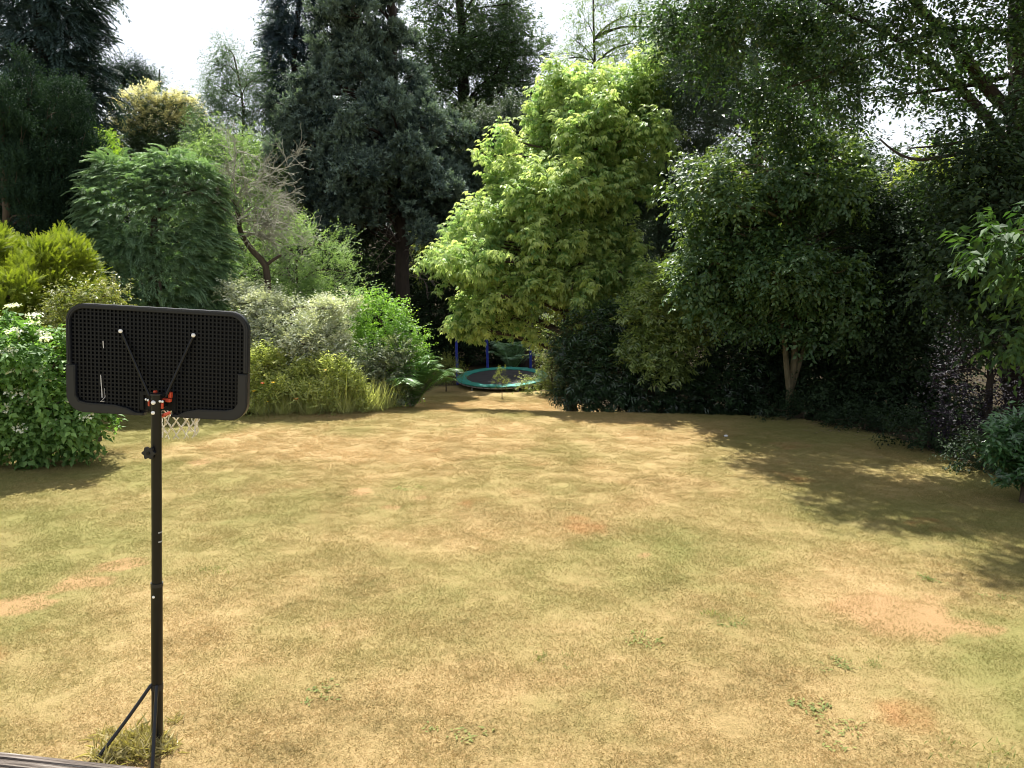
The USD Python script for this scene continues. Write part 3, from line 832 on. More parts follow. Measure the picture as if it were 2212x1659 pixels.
plant('fir_tree', 'great dark needle conifer with straight trunk in the middle of the garden', 'tree', 30,
      pads([(690, -60), (668, 60), (680, 120), (625, 165), (585, 200), (570, 260), (585, 330), (580, 390), (640, 440), (690, 490), (770, 540), (860, 560), (940, 530), (1010, 450), (1040, 400), (1000, 330), (1000, 280), (945, 230), (930, 180), (880, 120), (880, 0), (870, -60), (850, -260), (780, -260)], 150, (30, 48), (16, 27), 3.6, 14), 'fir', L_FIR,
      trunk=[(872, 790), (872, 690), (862, 420), (850, 200), (842, 0), (830, -250)], r0=.30, bark=M_REDBARK, R=.42, dens=2.3, seed=14, extra=dead_twigs, twigs=3, depth=.9, pitch=.35, shell=(.7, 1.03), rough=.35)
plant('oak_tree', 'tall oak with sky showing through its crown right of the great fir', 'tree', 38,
      pads([(880, -90), (1130, -90), (1140, 0), (1190, 60), (1200, 180), (1190, 240), (1100, 260), (1000, 260), (930, 230), (880, 100)], 64, (30, 48), (20, 34), 3.0, 15) + [(1010, 300, 90, 50), (1130, 300, 70, 50)], 'oak', L_OAK,
      trunk=[(1010, 800), (1008, 300), (1000, 150), (985, -60)], r0=.5, bark=M_DARKBARK, R=.50, dens=1.15, seed=15, twigs=5, shell=(.35, 1.05))
plant('pine_tree', 'olive green pine boughs reaching out between the oak and the golden maple', 'pine', 31,
      [(1045, 268, 46, 22), (1100, 258, 44, 24), (1150, 275, 34, 26), (1075, 292, 50, 22), (1130, 305, 50, 24), (1020, 305, 34, 22), (1050, 350, 46, 26), (1100, 360, 60, 30), (1010, 400, 40, 30)], 'pine', L_PINE,
      trunk=[(1140, 800), (1130, 400), (1120, 290), (1115, 240)], r0=.26, bark=M_REDBARK, R=.42, dens=2.6, seed=16, twigs=3)
plant('ash_tree', 'slender open ash with light leaves in front of the white sky gap', 'tree', 33,
      [(1262, 40, 30, 34), (1300, 10, 34, 40), (1245, 90, 26, 26), (1290, 80, 36, 34), (1340, 60, 40, 40), (1390, 30, 46, 44), (1225, 125, 22, 22), (1270, 135, 36, 26), (1330, 120, 40, 40), (1390, 90, 44, 46), (1430, 60, 40, 40), (1190, 205, 22, 26), (1225, 235, 22, 22)], 'ash', L_ASH,
      trunk=[(1285, 800), (1290, 300), (1285, 150), (1282, -30)], r0=.12, bark=M_DARKBARK, R=.42, dens=1.15, seed=17, twigs=6, shell=(.2, 1.05))
plant('holly_tree', 'grey-green glossy small-leaved holly behind the golden maple', 'tree', 22.4,
      [(1480, 120, 80, 90), (1430, 180, 60, 70), (1520, 240, 70, 90), (1450, 270, 70, 80), (1400, 330, 70, 70), (1480, 380, 80, 90), (1380, 410, 60, 60), (1440, 460, 80, 60), (1380, 500, 70, 60), (1500, 480, 70, 80), (1420, 580, 90, 80), (1330, 440, 50, 60), (1425, 350, 34, 50), (1435, 430, 34, 50), (1410, 500, 40, 50)], 'holly', L_HOLLYPALE,
      base=1450, r0=.25, R=.34, dens=2.6, seed=18, twigs=2)
plant('maple_tree', 'golden variegated maple leaning out over the trampoline', 'maple', 20.8,
      pads([(1340, 138), (1425, 128), (1445, 170), (1440, 240), (1420, 330), (1390, 420), (1330, 470), (1320, 500), (1375, 515), (1405, 580), (1350, 640), (1335, 760), (1300, 805), (1270, 740), (1255, 680), (1190, 690), (1130, 690), (1060, 715), (1000, 695), (985, 630), (940, 590), (938, 545), (990, 500), (1000, 450), (1060, 400), (1066, 350), (1090, 310), (1160, 280), (1170, 220), (1220, 160), (1270, 165)], 104, (28, 46), (20, 32), 2.3, 19) + [(1064, 335, 20, 14), (1160, 225, 22, 14), (932, 562, 18, 13), (1008, 478, 20, 14), (1222, 165, 20, 14), (1292, 150, 18, 14), (1005, 705, 22, 14), (1135, 716, 22, 14), (1092, 298, 18, 12), (1190, 262, 18, 12)], 'maple', L_MAPLE,
      trunk=[(1235, 850), (1228, 700), (1205, 560), (1225, 400), (1290, 250)], r0=.14, R=.33, dens=2.9, seed=19, leafparts=300, rough=.35, twigs=3)
plant('beech_tree', 'big dark tree overhanging the top right with thick leaning limbs', 'tree', 13.5,
      [(1470, 30, 70, 60, 3), (1560, -20, 80, 60, 2), (1590, 60, 80, 56, 2), (1540, 130, 60, 50, 3), (1660, 20, 80, 50, 1), (1690, 100, 80, 50, 1), (1640, 180, 60, 50, 3), (1760, 30, 70, 46, 1), (1760, 140, 70, 46, 1), (1720, 230, 70, 50, 3), (1840, 60, 60, 40), (1850, 130, 60, 40, .5), (1830, 210, 60, 44, 1),
       (1920, 20, 60, 40, -.5), (1930, 110, 50, 36), (1940, 180, 50, 30, .5), (2010, 60, 60, 40, -.5), (2040, 150, 50, 36), (2100, 40, 60, 46, -.6), (2110, 130, 46, 40), (2060, 215, 50, 18, .5), (2110, 270, 34, 16), (1990, 210, 36, 16, .5), (2040, 290, 40, 12, .6), (2190, 60, 40, 60, -.8), (2200, 220, 30, 80, -.6),
       (1600, -120, 140, 70, 1), (1850, -120, 160, 70, 0), (2080, -120, 140, 70, -1), (2300, -60, 110, 130, -1), (1900, -260, 260, 90, -1), (2250, -260, 220, 100, -2)], 'beech', L_BEECH,
      trunk=[(2232, 1000), (2228, 700), (2222, 400), (2220, 150), (2212, -150), (2205, -420)], r0=.50, bark=M_DARKBARK, R=.40, dens=1.35, seed=20, limbs=False, shell=(.25, 1.05), rough=.4,
      extra=lambda root, b, lb, P, N, rng: obj(root, 'limbs', cat([tube(smooth_path([at(u, v, 13.5 + k) - b for u, v, k in pp], 16), np.linspace(a, c, 16), 7) for pp, a, c in (
          ([(2195, 250, 0), (2113, 165, 0), (2050, 85, .2), (1972, 0, .3), (1900, -90, .3)], .11, .045), ([(2190, 330, 0), (2113, 232, .1), (2062, 180, .3), (1943, 88, .6), (1793, 10, 1), (1700, -40, 1.2)], .085, .03),
          ([(2190, 75, 0), (2080, 60, 0), (1970, 85, .3), (1860, 130, .6), (1700, 190, 1)], .05, .015), ([(2190, 300, 0), (2080, 330, 0), (1990, 345, .2), (1900, 300, .4)], .05, .015), ([(2190, 270, 0), (2060, 310, .3), (1960, 320, .5)], .04, .01), ([(2190, 160, 0), (2060, 190, .3), (1900, 210, .8)], .05, .012))]), M_DARKBARK, smooth=True))
plant('snakebark_maple', 'multi-stemmed snake-bark tree with pale forked trunk on the right of the lawn', 'tree', 17,
      pads([(1470, 360), (1540, 300), (1640, 265), (1740, 260), (1830, 300), (1900, 380), (1930, 500), (1930, 640), (1880, 720), (1760, 735), (1680, 735), (1560, 720), (1480, 690), (1470, 600), (1500, 500), (1480, 420)], 78, (34, 56), (26, 40), 2.0, 21), 'dogwood', L_DOG,
      trunk=[(1703, 882), (1708, 830), (1716, 775), (1722, 640), (1730, 400)], r0=.085, bark=M_STRIPE, R=.34, dens=2.4, seed=21, leafparts=300, rough=.4, twigs=3,
      extra=lambda root, b, lb, P, N, rng: [obj(root, 'stem', tube(smooth_path([at(u, v, 17 + k) - b for u, v, k in pp], 14), np.linspace(a, .03, 14), 8), M_STRIPE, smooth=True) for pp, a in (
          ([(1706, 850, 0), (1699, 790, -.1), (1694, 735, -.2), (1660, 600, -.3)], .07), ([(1706, 850, 0), (1722, 800, .05), (1742, 735, .1), (1790, 600, .2)], .065))])
plant('rhododendron', 'large dark rhododendron at the edge of the lawn beneath the golden maple', 'shrub', 19,
      [(1235, 765, 36, 46), (1285, 715, 54, 46), (1350, 700, 54, 46), (1262, 790, 52, 56), (1250, 850, 40, 44), (1330, 810, 70, 66), (1320, 860, 60, 40), (1400, 840, 70, 60), (1380, 770, 50, 50), (1480, 850, 70, 56), (1560, 850, 70, 60), (1640, 850, 60, 56), (1600, 780, 80, 60), (1500, 780, 60, 60)], 'rhodo', L_RHODO,
      base=1420, r0=.09, R=.28, dens=2.8, seed=22, twigs=2, leafparts=0)
plant('camellia', 'sunlit glossy camellia standing between the golden maple and the snake-bark tree', 'shrub', 18.0,
      [(1430, 620, 46, 50), (1400, 680, 50, 50), (1450, 700, 56, 60), (1400, 750, 46, 46), (1490, 610, 40, 56), (1510, 690, 44, 60), (1440, 780, 50, 40)], 'rhodo', leafmat('camellia_leaf', (.08, .13, .035), (.33, .41, .15), trans=.45, rough=.3, spec=.8, cool=False), trunk=[(1440, 860, 1.2), (1440, 780, .8), (1440, 650, .2)], r0=.05, bark=M_DARKBARK, R=.27, dens=2.4, seed=23, twigs=3)
plant('evergreen_oak', 'dense dark evergreen tree high behind the snake-bark tree and the holly', 'tree', 20.5, pads([(1440, -80), (1830, -80), (1880, 120), (1850, 250), (1740, 300), (1600, 330), (1500, 330), (1450, 200)], 62, (34, 54), (26, 42), 2.2, 70), 'holly', L_HOLLY,
      trunk=[(1640, 820), (1640, 400), (1630, 200), (1620, -60)], r0=.24, bark=M_DARKBARK, R=.36, dens=1.5, seed=70, twigs=1)
for (nm, lab, D, lb, st, lf, sd) in (
    ('laurel_shrub', 'deep shaded evergreen directly behind the forked pale trunk', 18.4, [(1720, 800, 80, 70), (1800, 820, 80, 70), (1760, 740, 80, 60), (1880, 800, 80, 90)], 'rhodo', L_DARK, 31),
    ('holly_bush', 'tall dark evergreen bush between the snake-bark tree and the purple shrub', 16.5, [(1930, 560, 80, 70), (1990, 640, 90, 80), (1900, 680, 80, 80), (1960, 760, 80, 80), (1880, 860, 70, 60), (1990, 880, 80, 60), (1820, 880, 60, 40), (2060, 900, 70, 50), (2050, 560, 80, 70), (2020, 470, 70, 60), (1930, 460, 60, 60)], 'dark', L_DARK, 32),
    ('dark_tree', 'dark leafy growth in front of the big trunk at the right edge', 12.6, [(2185, 330, 30, 50), (2110, 420, 60, 60), (2180, 420, 60, 80), (2130, 520, 90, 70), (2200, 560, 70, 90), (2080, 600, 70, 70), (2170, 660, 80, 70), (2100, 360, 40, 40)], 'dark', L_DARK, 33),
    ('backlit_shrub', 'yellow-green backlit shrub glimpsed below the bright sky gap on the right', 24, [(1930, 420, 56, 34), (2000, 395, 50, 36), (2130, 340, 50, 26), (2060, 380, 50, 30), (1960, 480, 90, 50), (2080, 460, 80, 50)], 'oak', L_BACKLIT, 34),
    ('purple_shrub', 'purple-leaved shrub in deep shade at the right edge of the lawn', 13.2, [(2110, 720, 60, 60), (2180, 740, 60, 70), (2070, 800, 60, 60), (2140, 820, 70, 70), (2210, 820, 50, 70), (2090, 880, 70, 50), (2170, 890, 60, 46)], 'shrub', L_PURPLE, 35)):
    plant(nm, lab, 'tree' if 'tree' in nm else 'shrub', D, lb, st, lf, r0=.09, bark=M_DARKBARK, base=2300 if sd == 33 else None, R=.42 if st != 'rhodo' else .3, dens=2.4, seed=sd, twigs=2)
for k, (lab, D, lb) in enumerate((
    ('low shaded plant at the foot of the forked pale trunk', 16.3, [(1740, 880, 40, 18), (1680, 886, 34, 14), (1790, 890, 40, 20)]),
    ('low dark plant at the lawn edge right of the forked trunk', 15.2, [(1860, 905, 50, 26), (1920, 910, 40, 24), (1830, 905, 30, 16)]),
    ('low dark plant at the lawn edge under the purple shrub', 13.6, [(2000, 930, 50, 30), (2060, 950, 50, 34), (1960, 930, 40, 20)]),
    ('low dark plant at the lawn edge beside the laurel', 12.2, [(2120, 975, 40, 34), (2160, 960, 40, 40), (2090, 985, 30, 16)]))):
    plant('shade_plant', lab, 'plant', D, lb, 'shrub', L_DARK, r0=.02, R=.26, dens=2.2, seed=80 + k, twigs=2, rough=.5)
plant('cherry_tree', 'cherry branches with long hanging leaves reaching in at the right edge', 'tree', 8.6,
      [(2135, 508, 26, 14), (2185, 500, 36, 20), (2165, 555, 32, 14), (2225, 545, 34, 28), (2245, 600, 30, 26), (2240, 715, 24, 18), (2215, 738, 18, 10), (2290, 520, 50, 60), (2290, 710, 40, 40), (2350, 500, 80, 140)], 'cherry', L_CHERRY,
      trunk=[(2400, 1100), (2390, 800), (2370, 550), (2350, 380)], r0=.09, R=.34, dens=2.0, seed=24, leafparts=260, shell=(.2, 1.), twigs=5)
plant('laurel_shrub', 'glossy green laurel low at the right edge of the lawn', 'shrub', 10.6,
      [(2205, 945, 34, 36), (2235, 1000, 40, 46), (2200, 1005, 30, 36), (2270, 960, 60, 70), (2175, 985, 18, 20)], 'laurel', leafmat('laurel_leaf', (.035, .08, .022), (.10, .18, .05), trans=.2, rough=.25, spec=.8), r0=.04, R=.22, dens=3.0, seed=25, leafparts=240, twigs=4)

# left side, near
plant('golden_conifer', 'feathery golden conifer cut off by the left edge of the picture', 'shrub', 15, pads([(-60, 515), (0, 498), (40, 515), (72, 580), (78, 680), (60, 750), (-60, 760)], 26, (18, 30), (28, 42), .7, 41), 'gold', L_GOLD, r0=.07, R=.19, dens=3.6, seed=41, pitch=.3)
plant('golden_conifer', 'middle of the three feathery golden conifers above the hydrangea', 'shrub', 15.8, pads([(42, 540), (85, 518), (130, 560), (142, 620), (130, 750), (45, 750)], 22, (18, 28), (26, 38), .7, 42), 'gold', L_GOLD, r0=.07, R=.19, dens=3.6, seed=42, pitch=.3)
plant('golden_conifer', 'rounded olive-gold conifer nearest to the round green cypress', 'shrub', 16.4, pads([(108, 540), (150, 518), (190, 540), (214, 600), (207, 680), (190, 750), (108, 750)], 22, (18, 28), (26, 38), .7, 43), 'gold', L_GOLD, r0=.07, R=.19, dens=3.4, seed=43, pitch=.3)
plant('bronze_shrub', 'small shrub with bronze-tipped shoots above the left corner of the backboard', 'shrub', 14.4, [(170, 650, 40, 28), (215, 652, 34, 20), (240, 636, 20, 10), (150, 690, 50, 36)], 'shrub', L_PIERIS, r0=.04, R=.28, dens=2.8, seed=44)
plant('cypress_shrub', 'big rounded green cypress with drooping feathery sprays behind the backboard', 'cypress', 19,
      [(330, 500, 130, 120), (262, 440, 70, 76), (400, 440, 72, 76), (250, 385, 40, 34), (300, 400, 50, 34), (370, 378, 40, 34), (425, 410, 40, 50), (330, 600, 138, 110), (260, 570, 74, 90), (410, 570, 74, 90), (330, 720, 140, 110)], 'cypress', L_CYP,
      base=330, r0=.16, R=.32, dens=4.0, seed=45, pitch=.5, jitter=.16, rough=.12, shell=(.7, 1.02), twigs=2)


def flower_heads(root, b, lb, P, N, rng):
    up = np.where((N[:, 2] > -.1) & (N[:, 1] < .15))[0]
    pick, got = rng.permutation(up), []
    for i in pick:
        if all(np.linalg.norm(P[i] - P[j]) > .22 for j in got):
            got.append(i)
        if len(got) >= 130:
            break
    for i in got:
        c = P[i] - b + N[i] * .10 + [0, 0, .10]
        r = rng.uniform(.075, .13)
        k = 46
        a = rng.uniform(0, 2 * np.pi, k)
        d = r * np.sqrt(rng.uniform(.05, 1, k))
        tl = unit(N[i] * .5 + [0, -.1, .9])
        s1 = unit(np.cross(tl, [1, 0, 0]))
        s2 = np.cross(tl, s1)
        Q = c + (np.cos(a) * d)[:, None] * s1 + (np.sin(a) * d)[:, None] * s2 + tl * (.03 - d[:, None] ** 2 * 2.5)
        v, f = leaves(Q, rdir(rng, k) + s1 * .01, tl + rng.normal(size=(k, 3)) * .4, .045, .036, four=True)
        obj(root, 'flower_head', (v, f), L_FLOWER, tint=np.repeat(np.clip(.3 + d / r * .7, 0, 1), 5))


plant('hydrangea', 'large leafy hydrangea with flat white flower heads left of the hoop', 'hydrangea', 12.6,
      [(60, 770, 86, 70), (0, 760, 70, 76), (125, 800, 80, 76), (40, 860, 90, 80), (130, 880, 82, 70), (185, 910, 44, 46), (-40, 880, 80, 90), (60, 930, 90, 60), (130, 940, 70, 40)], 'hydrangea', L_HYD,
      r0=.06, R=.25, dens=2.6, seed=46, rough=.5, leafparts=300, extra=flower_heads, twigs=3)


def bare_twigs(name, label, D):
    rng = np.random.default_rng(77)
    b = at(580, 860, D)
    b[2] = H(b[0], b[1])
    root = thing(name, label, 'tree', b)
    tp = smooth_path([b, at(580, 700, D), at(580, 621, D), at(574, 572, D), at(546, 544, D), at(526, 514, D), at(514, 477, D), at(505, 430, D)], 24) - b
    obj(root, 'trunk', tube(tp + rng.normal(size=(24, 3)) * .012, np.linspace(.14, .045, 24), 9), M_BARK, smooth=True)
    tw, limbs = [], []
    limbs.append(tube(smooth_path([at(576, 572, D) - b, at(592, 560, D) - b, at(607, 551, D) - b], 6), np.linspace(.05, .03, 6), 7))

    def grow(p, d, L, r, depth):
        n = 5
        pts = [p]
        for k in range(n):
            d = unit(d + rng.normal(size=3) * .20 + np.array([.03, 0, -.03 * (2 - depth)]))
            p = p + d * L / n
            pts.append(p)
            if depth < 3:
                for _ in range(2):
                    if rng.uniform() < (.95, .62, .34)[depth]:
                        grow(p, unit(d + rng.normal(size=3) * .75), L * rng.uniform(.4, .7), r * .5, depth + 1)
        tw.append(tube(pts, np.maximum(np.linspace(r, r * .5, n + 1), .0052), 4 if depth < 2 else 3))
    for (u, v, du, dv) in ((514, 477, -.8, .55), (510, 460, -.4, .9), (508, 445, .2, 1), (512, 470, .8, .6), (520, 500, 1., .35), (516, 480, 1., .1), (526, 512, .8, .15), (508, 440, -.7, .8), (514, 476, .9, -.1)):
        grow(at(u, v, D) - b, unit(np.array([du, rng.normal() * .4, dv])), rng.uniform(.9, 1.35), .028, 0)
    lb = lobes_m([(465, 385, 46, 30), (530, 400, 56, 34), (585, 440, 44, 30), (430, 360, 36, 26), (545, 460, 50, 30), (610, 480, 34, 24), (500, 350, 40, 22)], D)
    P, N = scatter(lb, .30, 1.7, rng, (.1, 1.1), .5, 5)
    pr = clumps('fine')
    instancer(root, 'crown', pr, L_ARCH, P - b, mquat(orient(N, rng)), rng.uniform(.45, .8, len(P)), idx=rng.integers(0, len(pr), len(P)))
    obj(root, 'branches', cat(limbs), M_BARK, smooth=True)
    obj(root, 'twigs', cat(tw), M_TWIG)


bare_twigs('twiggy_tree', 'half-dead tree with crooked dark trunk, bare grey twigs and sparse pale leaves', 19.6)
plant('arching_shrub', 'tall light green shrub with arching shoots around the crooked trunk', 'shrub', 20.6,
      [(520, 590, 44, 50), (590, 580, 60, 60), (650, 560, 60, 56), (700, 590, 56, 50), (730, 540, 34, 30), (755, 590, 24, 20), (620, 520, 60, 46), (545, 520, 50, 50), (600, 650, 100, 60), (700, 650, 70, 50)], 'arch', L_ARCH, r0=.05, R=.34, dens=2.4, seed=47, shell=(.3, 1.1), rough=.5)
plant('silver_shrub', 'spreading silver-leaved shrub to the right of the backboard', 'shrub', 18,
      pads([(492, 620), (540, 600), (600, 650), (680, 660), (720, 630), (770, 650), (785, 740), (795, 800), (760, 830), (640, 840), (540, 810), (500, 700)], 56, (22, 38), (16, 26), 1.0, 48), 'silver', L_SILVER, r0=.05, R=.27, dens=2.7, seed=48, rough=.4)
plant('bright_shrub', 'bright fresh green rounded shrub to the left of the trampoline', 'shrub', 18.7,
      [(790, 655, 30, 30), (825, 690, 56, 46), (870, 740, 40, 50), (820, 740, 60, 46), (880, 790, 34, 50), (850, 830, 40, 40)], 'shrub', L_BRIGHT, r0=.05, R=.28, dens=3.0, seed=49)
plant('sage_shrub', 'grey-leaved shrub low in front of the bright green one', 'shrub', 17.9,
      [(850, 765, 34, 26), (800, 790, 44, 40), (845, 800, 44, 40), (815, 840, 46, 32), (860, 840, 30, 30), (780, 840, 30, 36)], 'silver', L_SAGE, r0=.05, R=.26, dens=2.8, seed=50, rough=.4)


def fern(name, label, b, fr, mat_, seed, n=11, az0=None, spread=math.pi):
    rng = np.random.default_rng(seed)
    root = thing(name, label, 'fern', b)
    for k in range(n):
        az = rng.uniform(0, 2 * math.pi) if az0 is None else az0 + rng.uniform(-spread, spread) / 2
        L = fr * rng.uniform(.7, 1.1)
        el = rng.uniform(.9, 1.4)
        t = np.linspace(0, 1, 34)
        pts = np.stack([np.cos(az) * L * t * math.cos(el), np.sin(az) * L * t * math.cos(el), L * (t * math.sin(el) - .38 * t ** 2.6)], 1)
        d = np.gradient(pts, axis=0)
        side = unit(np.cross(d, [0, 0, 1.]))
        Ps, ds, Ls = [], [], []
        for i in range(4, 34):
            for sg in (1, -1):
                Ps.append(pts[i]), ds.append(unit(side[i] * sg + unit(d[i]) * .45 + [0, 0, -.1])), Ls.append(L * .22 * math.sin(math.pi * min(1, .18 + .82 * (1 - t[i]))) + .02)
        v, f = leaves(Ps, ds, np.tile([0, 0, 1.], (len(Ps), 1)) + rng.normal(size=(len(Ps), 3)) * .15, np.array(Ls), .013 * fr / .8, four=True)
        sv, sf = tube(pts, np.linspace(.008, .002, 34), 3)
        obj(root, 'frond', cat([(v, f), (sv, sf)]), mat_, tint=np.clip(np.r_[rng.normal(.55, .2, len(v)), np.full(len(sv), .3)], 0, 1))


bb = at(890, 830, 18.3)
bb[2] = H(bb[0], bb[1])
fern('fern', 'green fern arching out of the right side of the bright shrub', bb, 1.9, L_FERN, 3, 22, -.2, 3.0)
bb = at(1105, 800, 29.5)
bb[2] = H(bb[0], bb[1])
fern('fern', 'pale sunlit fern directly behind the trampoline', bb, 1.9, L_FERNPALE, 4, 26)
bb = at(955, 838, 24.6)
bb[2] = H(bb[0], bb[1])
plant('weed_clump', 'grey-green weed clump in front of the left trampoline post', 'weeds', 25, [(965, 800, 22, 20), (980, 815, 24, 18), (945, 815, 20, 16)], 'wild', L_WEED, r0=.02, R=.3, dens=2.6, seed=51, limbs=False)
plant('bramble_bush', 'sprawling bramble growing over the right side of the trampoline', 'shrub', 24.5,
      [(1185, 745, 24, 36), (1205, 790, 30, 34), (1190, 820, 34, 18), (1160, 828, 34, 12), (1215, 830, 30, 22), (1200, 710, 24, 30)], 'shrub', L_BRAMBLE, r0=.03, R=.3, dens=2.4, seed=52, rough=.5)
plant('sapling', 'little self-sown sapling standing in front of the trampoline', 'sapling', 23.6, [(1083, 812, 12, 10), (1086, 824, 14, 8)], 'shrub', L_WEED, r0=.012, R=.3, dens=2.0, seed=53, size=(.4, .7))
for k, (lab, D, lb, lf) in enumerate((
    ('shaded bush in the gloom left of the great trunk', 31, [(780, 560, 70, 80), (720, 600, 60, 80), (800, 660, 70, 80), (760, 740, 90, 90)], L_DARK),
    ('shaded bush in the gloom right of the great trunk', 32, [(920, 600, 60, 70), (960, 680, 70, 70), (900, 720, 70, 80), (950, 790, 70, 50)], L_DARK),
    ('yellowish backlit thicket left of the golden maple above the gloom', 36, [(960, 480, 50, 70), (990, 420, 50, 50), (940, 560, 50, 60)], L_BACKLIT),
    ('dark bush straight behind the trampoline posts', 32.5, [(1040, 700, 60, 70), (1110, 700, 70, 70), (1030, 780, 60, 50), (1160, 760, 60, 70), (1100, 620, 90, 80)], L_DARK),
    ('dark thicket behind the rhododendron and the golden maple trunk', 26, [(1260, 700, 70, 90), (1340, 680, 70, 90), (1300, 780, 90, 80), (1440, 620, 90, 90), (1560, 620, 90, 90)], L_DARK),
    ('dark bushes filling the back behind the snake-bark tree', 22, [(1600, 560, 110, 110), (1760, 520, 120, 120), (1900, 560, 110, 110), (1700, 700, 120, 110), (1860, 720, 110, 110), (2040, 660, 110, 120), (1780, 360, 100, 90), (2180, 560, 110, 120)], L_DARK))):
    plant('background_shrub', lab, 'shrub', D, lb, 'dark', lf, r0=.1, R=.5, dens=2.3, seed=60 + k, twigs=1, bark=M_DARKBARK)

# wild border of tall grasses and flowers
rng = np.random.default_rng(21)
root = thing('wildflower_border', 'wild border of tall grasses and weeds in front of the silver shrub', 'wildflowers', at(680, 880, 17), kind='stuff')
b0 = np.array(root.GetPrim().GetAttribute('xformOp:translate').Get())


def tall_grass(rng, n, h):
    P = np.c_[rng.normal(size=(n, 2)) * .11, np.zeros(n)]
    d = unit(np.c_[rng.normal(size=(n, 2)) * .36, np.ones(n)])
    v, f = leaves(P, d, rdir(rng, n), h * rng.uniform(.3, 1.1, n), .0065, fold=0, curl=.12, four=True)
    return v, f, np.repeat(np.clip(rng.normal(.6, .25, n), 0, 1), 5)


n = 620
u = rng.uniform(500, 830, n)
us = np.linspace(480, 840, 13)
gs = np.array([ground(a, 891 - .008 * (a - 540)) for a in us])
pos = np.stack([np.interp(u, us, gs[:, k]) for k in range(3)], 1)
pos[:, 1] += np.abs(rng.normal(size=n)) * .6 - .15 + (meshkit.noise(np.stack([u * .04, u * 0, u * 0], -1), 6) - .5) * .7
pos[:, 2] = H(pos[:, 0], pos[:, 1])
yaw = rng.uniform(0, 6.28, n)
q = np.c_[np.zeros((n, 2)), np.sin(yaw / 2), np.cos(yaw / 2)]
instancer(root, 'tall_grass', [tall_grass(rng, 30, .62) for _ in range(3)], L_WILD, pos - b0, q, rng.uniform(.3, 1.3, n) * (.25 + 1.1 * meshkit.noise(np.stack([u * .03, u * 0, u * 0], -1), 2)), 'grass_tuft')
plant('tall_weeds', 'leafy pale green weeds standing tall between the backboard and the silver shrub', 'weeds', 17.1, pads([(520, 770), (560, 760), (620, 790), (680, 770), (730, 790), (790, 830), (800, 880), (520, 885)], 46, (16, 30), (18, 32), .5, 71), 'weedy', L_WILDLEAF, r0=.012, R=.20, dens=1.3, seed=72, limbs=False, shell=(.2, 1.1), rough=.5)
for k, (u, v, mt, nm, lab) in enumerate(((567, 829, L_POPPY, 'poppy', 'bright red-orange poppy highest in the wild border'), (640, 863, L_POPPY, 'poppy', 'pale orange poppy low in the grass of the wild border'),
                                        (548, 846, L_YELLOW, 'yellow_flower', 'yellow flower beside the edge of the backboard'), (590, 827, L_YELLOW, 'yellow_flower', 'yellow flower to the right of the highest poppy'),
                                        (703, 800, L_YELLOW, 'yellow_flower', 'small yellow flower on the tallest weeds of the wild border'), (578, 868, L_YELLOW, 'yellow_flower', 'yellow flower deep in the grass under the poppies'))):
    c = at(u, v, 16.3)
    g = float(H(c[0], c[1]))
    root = thing(nm, lab, 'flower', (c[0], c[1], g))
    h = max(.12, c[2] - g)
    obj(root, 'stem', tube([(0, 0, 0), (.01, 0, h * .5), (0, 0, h)], .004, 4), L_WEED, tint=np.full(12 + 2, .5))
    a = np.arange(6) * np.pi / 3
    pd = np.stack([np.cos(a), np.sin(a), np.full(6, .5)], 1)
    v_, f_ = leaves(np.tile([0, 0, h], (6, 1)), pd, np.stack([-np.cos(a) * .5, -np.sin(a) * .5, np.ones(6)], 1), .055 if k < 4 else .035, .05 if k < 4 else .03, four=True)
    obj(root, 'petals', (v_, f_), mt, tint=np.full(len(v_), .5))

# weeds in the lawn
WEEDS = [(2012, 1250, .13, 'dark weed rosette at the right, below the point of the tree shadow'), (1540, 1335, .12, 'long strip of green weed in the right half of the lawn'), (1600, 1352, .10, 'green weed at the right end of the long strip'), (1390, 1385, .15, 'wide grey-green weed patch below centre right'),
         (1180, 1425, .12, 'pale green weed beside the middle of the near lawn'), (1020, 1585, .12, 'dark weed near the bottom middle of the lawn'), (1800, 1440, .12, 'pale thistle rosette left of two in the right half'), (1880, 1443, .10, 'pale thistle rosette right of two in the right half'), (1740, 1525, .14, 'dark green weed tuft in the bottom right quarter'),
         (1835, 1580, .16, 'leafy green weed below the dark tuft in the bottom right'), (2090, 1630, .22, 'large weed patch near the bottom right corner'), (690, 1490, .12, 'dark weed in the near left half of the lawn'), (880, 1055, .14, 'small green weed high in the middle of the lawn'), (475, 1238, .12, 'small green weed right of the pole'), (2150, 1290, .1, 'small weed at the right edge above the bare patch')]
for k, (u, v, r, lab) in enumerate(WEEDS):
    rng = np.random.default_rng(200 + k)
    c = ground(u, v)
    root = thing('lawn_weed', lab, 'weed', c, 'weeds growing in the lawn')
    kind_ = k % 3
    nb = (60, 90, 44)[kind_]
    a = rng.uniform(0, 6.28, nb)
    cl = rng.normal(size=(5, 2)) * r * [.8, .5]
    P = np.c_[cl[rng.integers(0, 5, nb)] + rng.normal(size=(nb, 2)) * r * .28, np.full(nb, .008)]
    up_ = ((.1, .45), (.6, 1.8), (.05, .3))[kind_]
    q_ = min(r, .14)
    v_, f_ = leaves(P, np.stack([np.cos(a), np.sin(a), rng.uniform(*up_, nb)], 1), np.tile([0, 0, 1.], (nb, 1)) + rng.normal(size=(nb, 3)) * .3, q_ * rng.uniform(.15, .5, nb), q_ * (.11, .05, .13)[kind_], four=True)
    obj(root, 'leaves', (v_, f_), L_WEED, tint=np.repeat(np.clip(rng.normal(.45, .25, nb), 0, 1), 5))

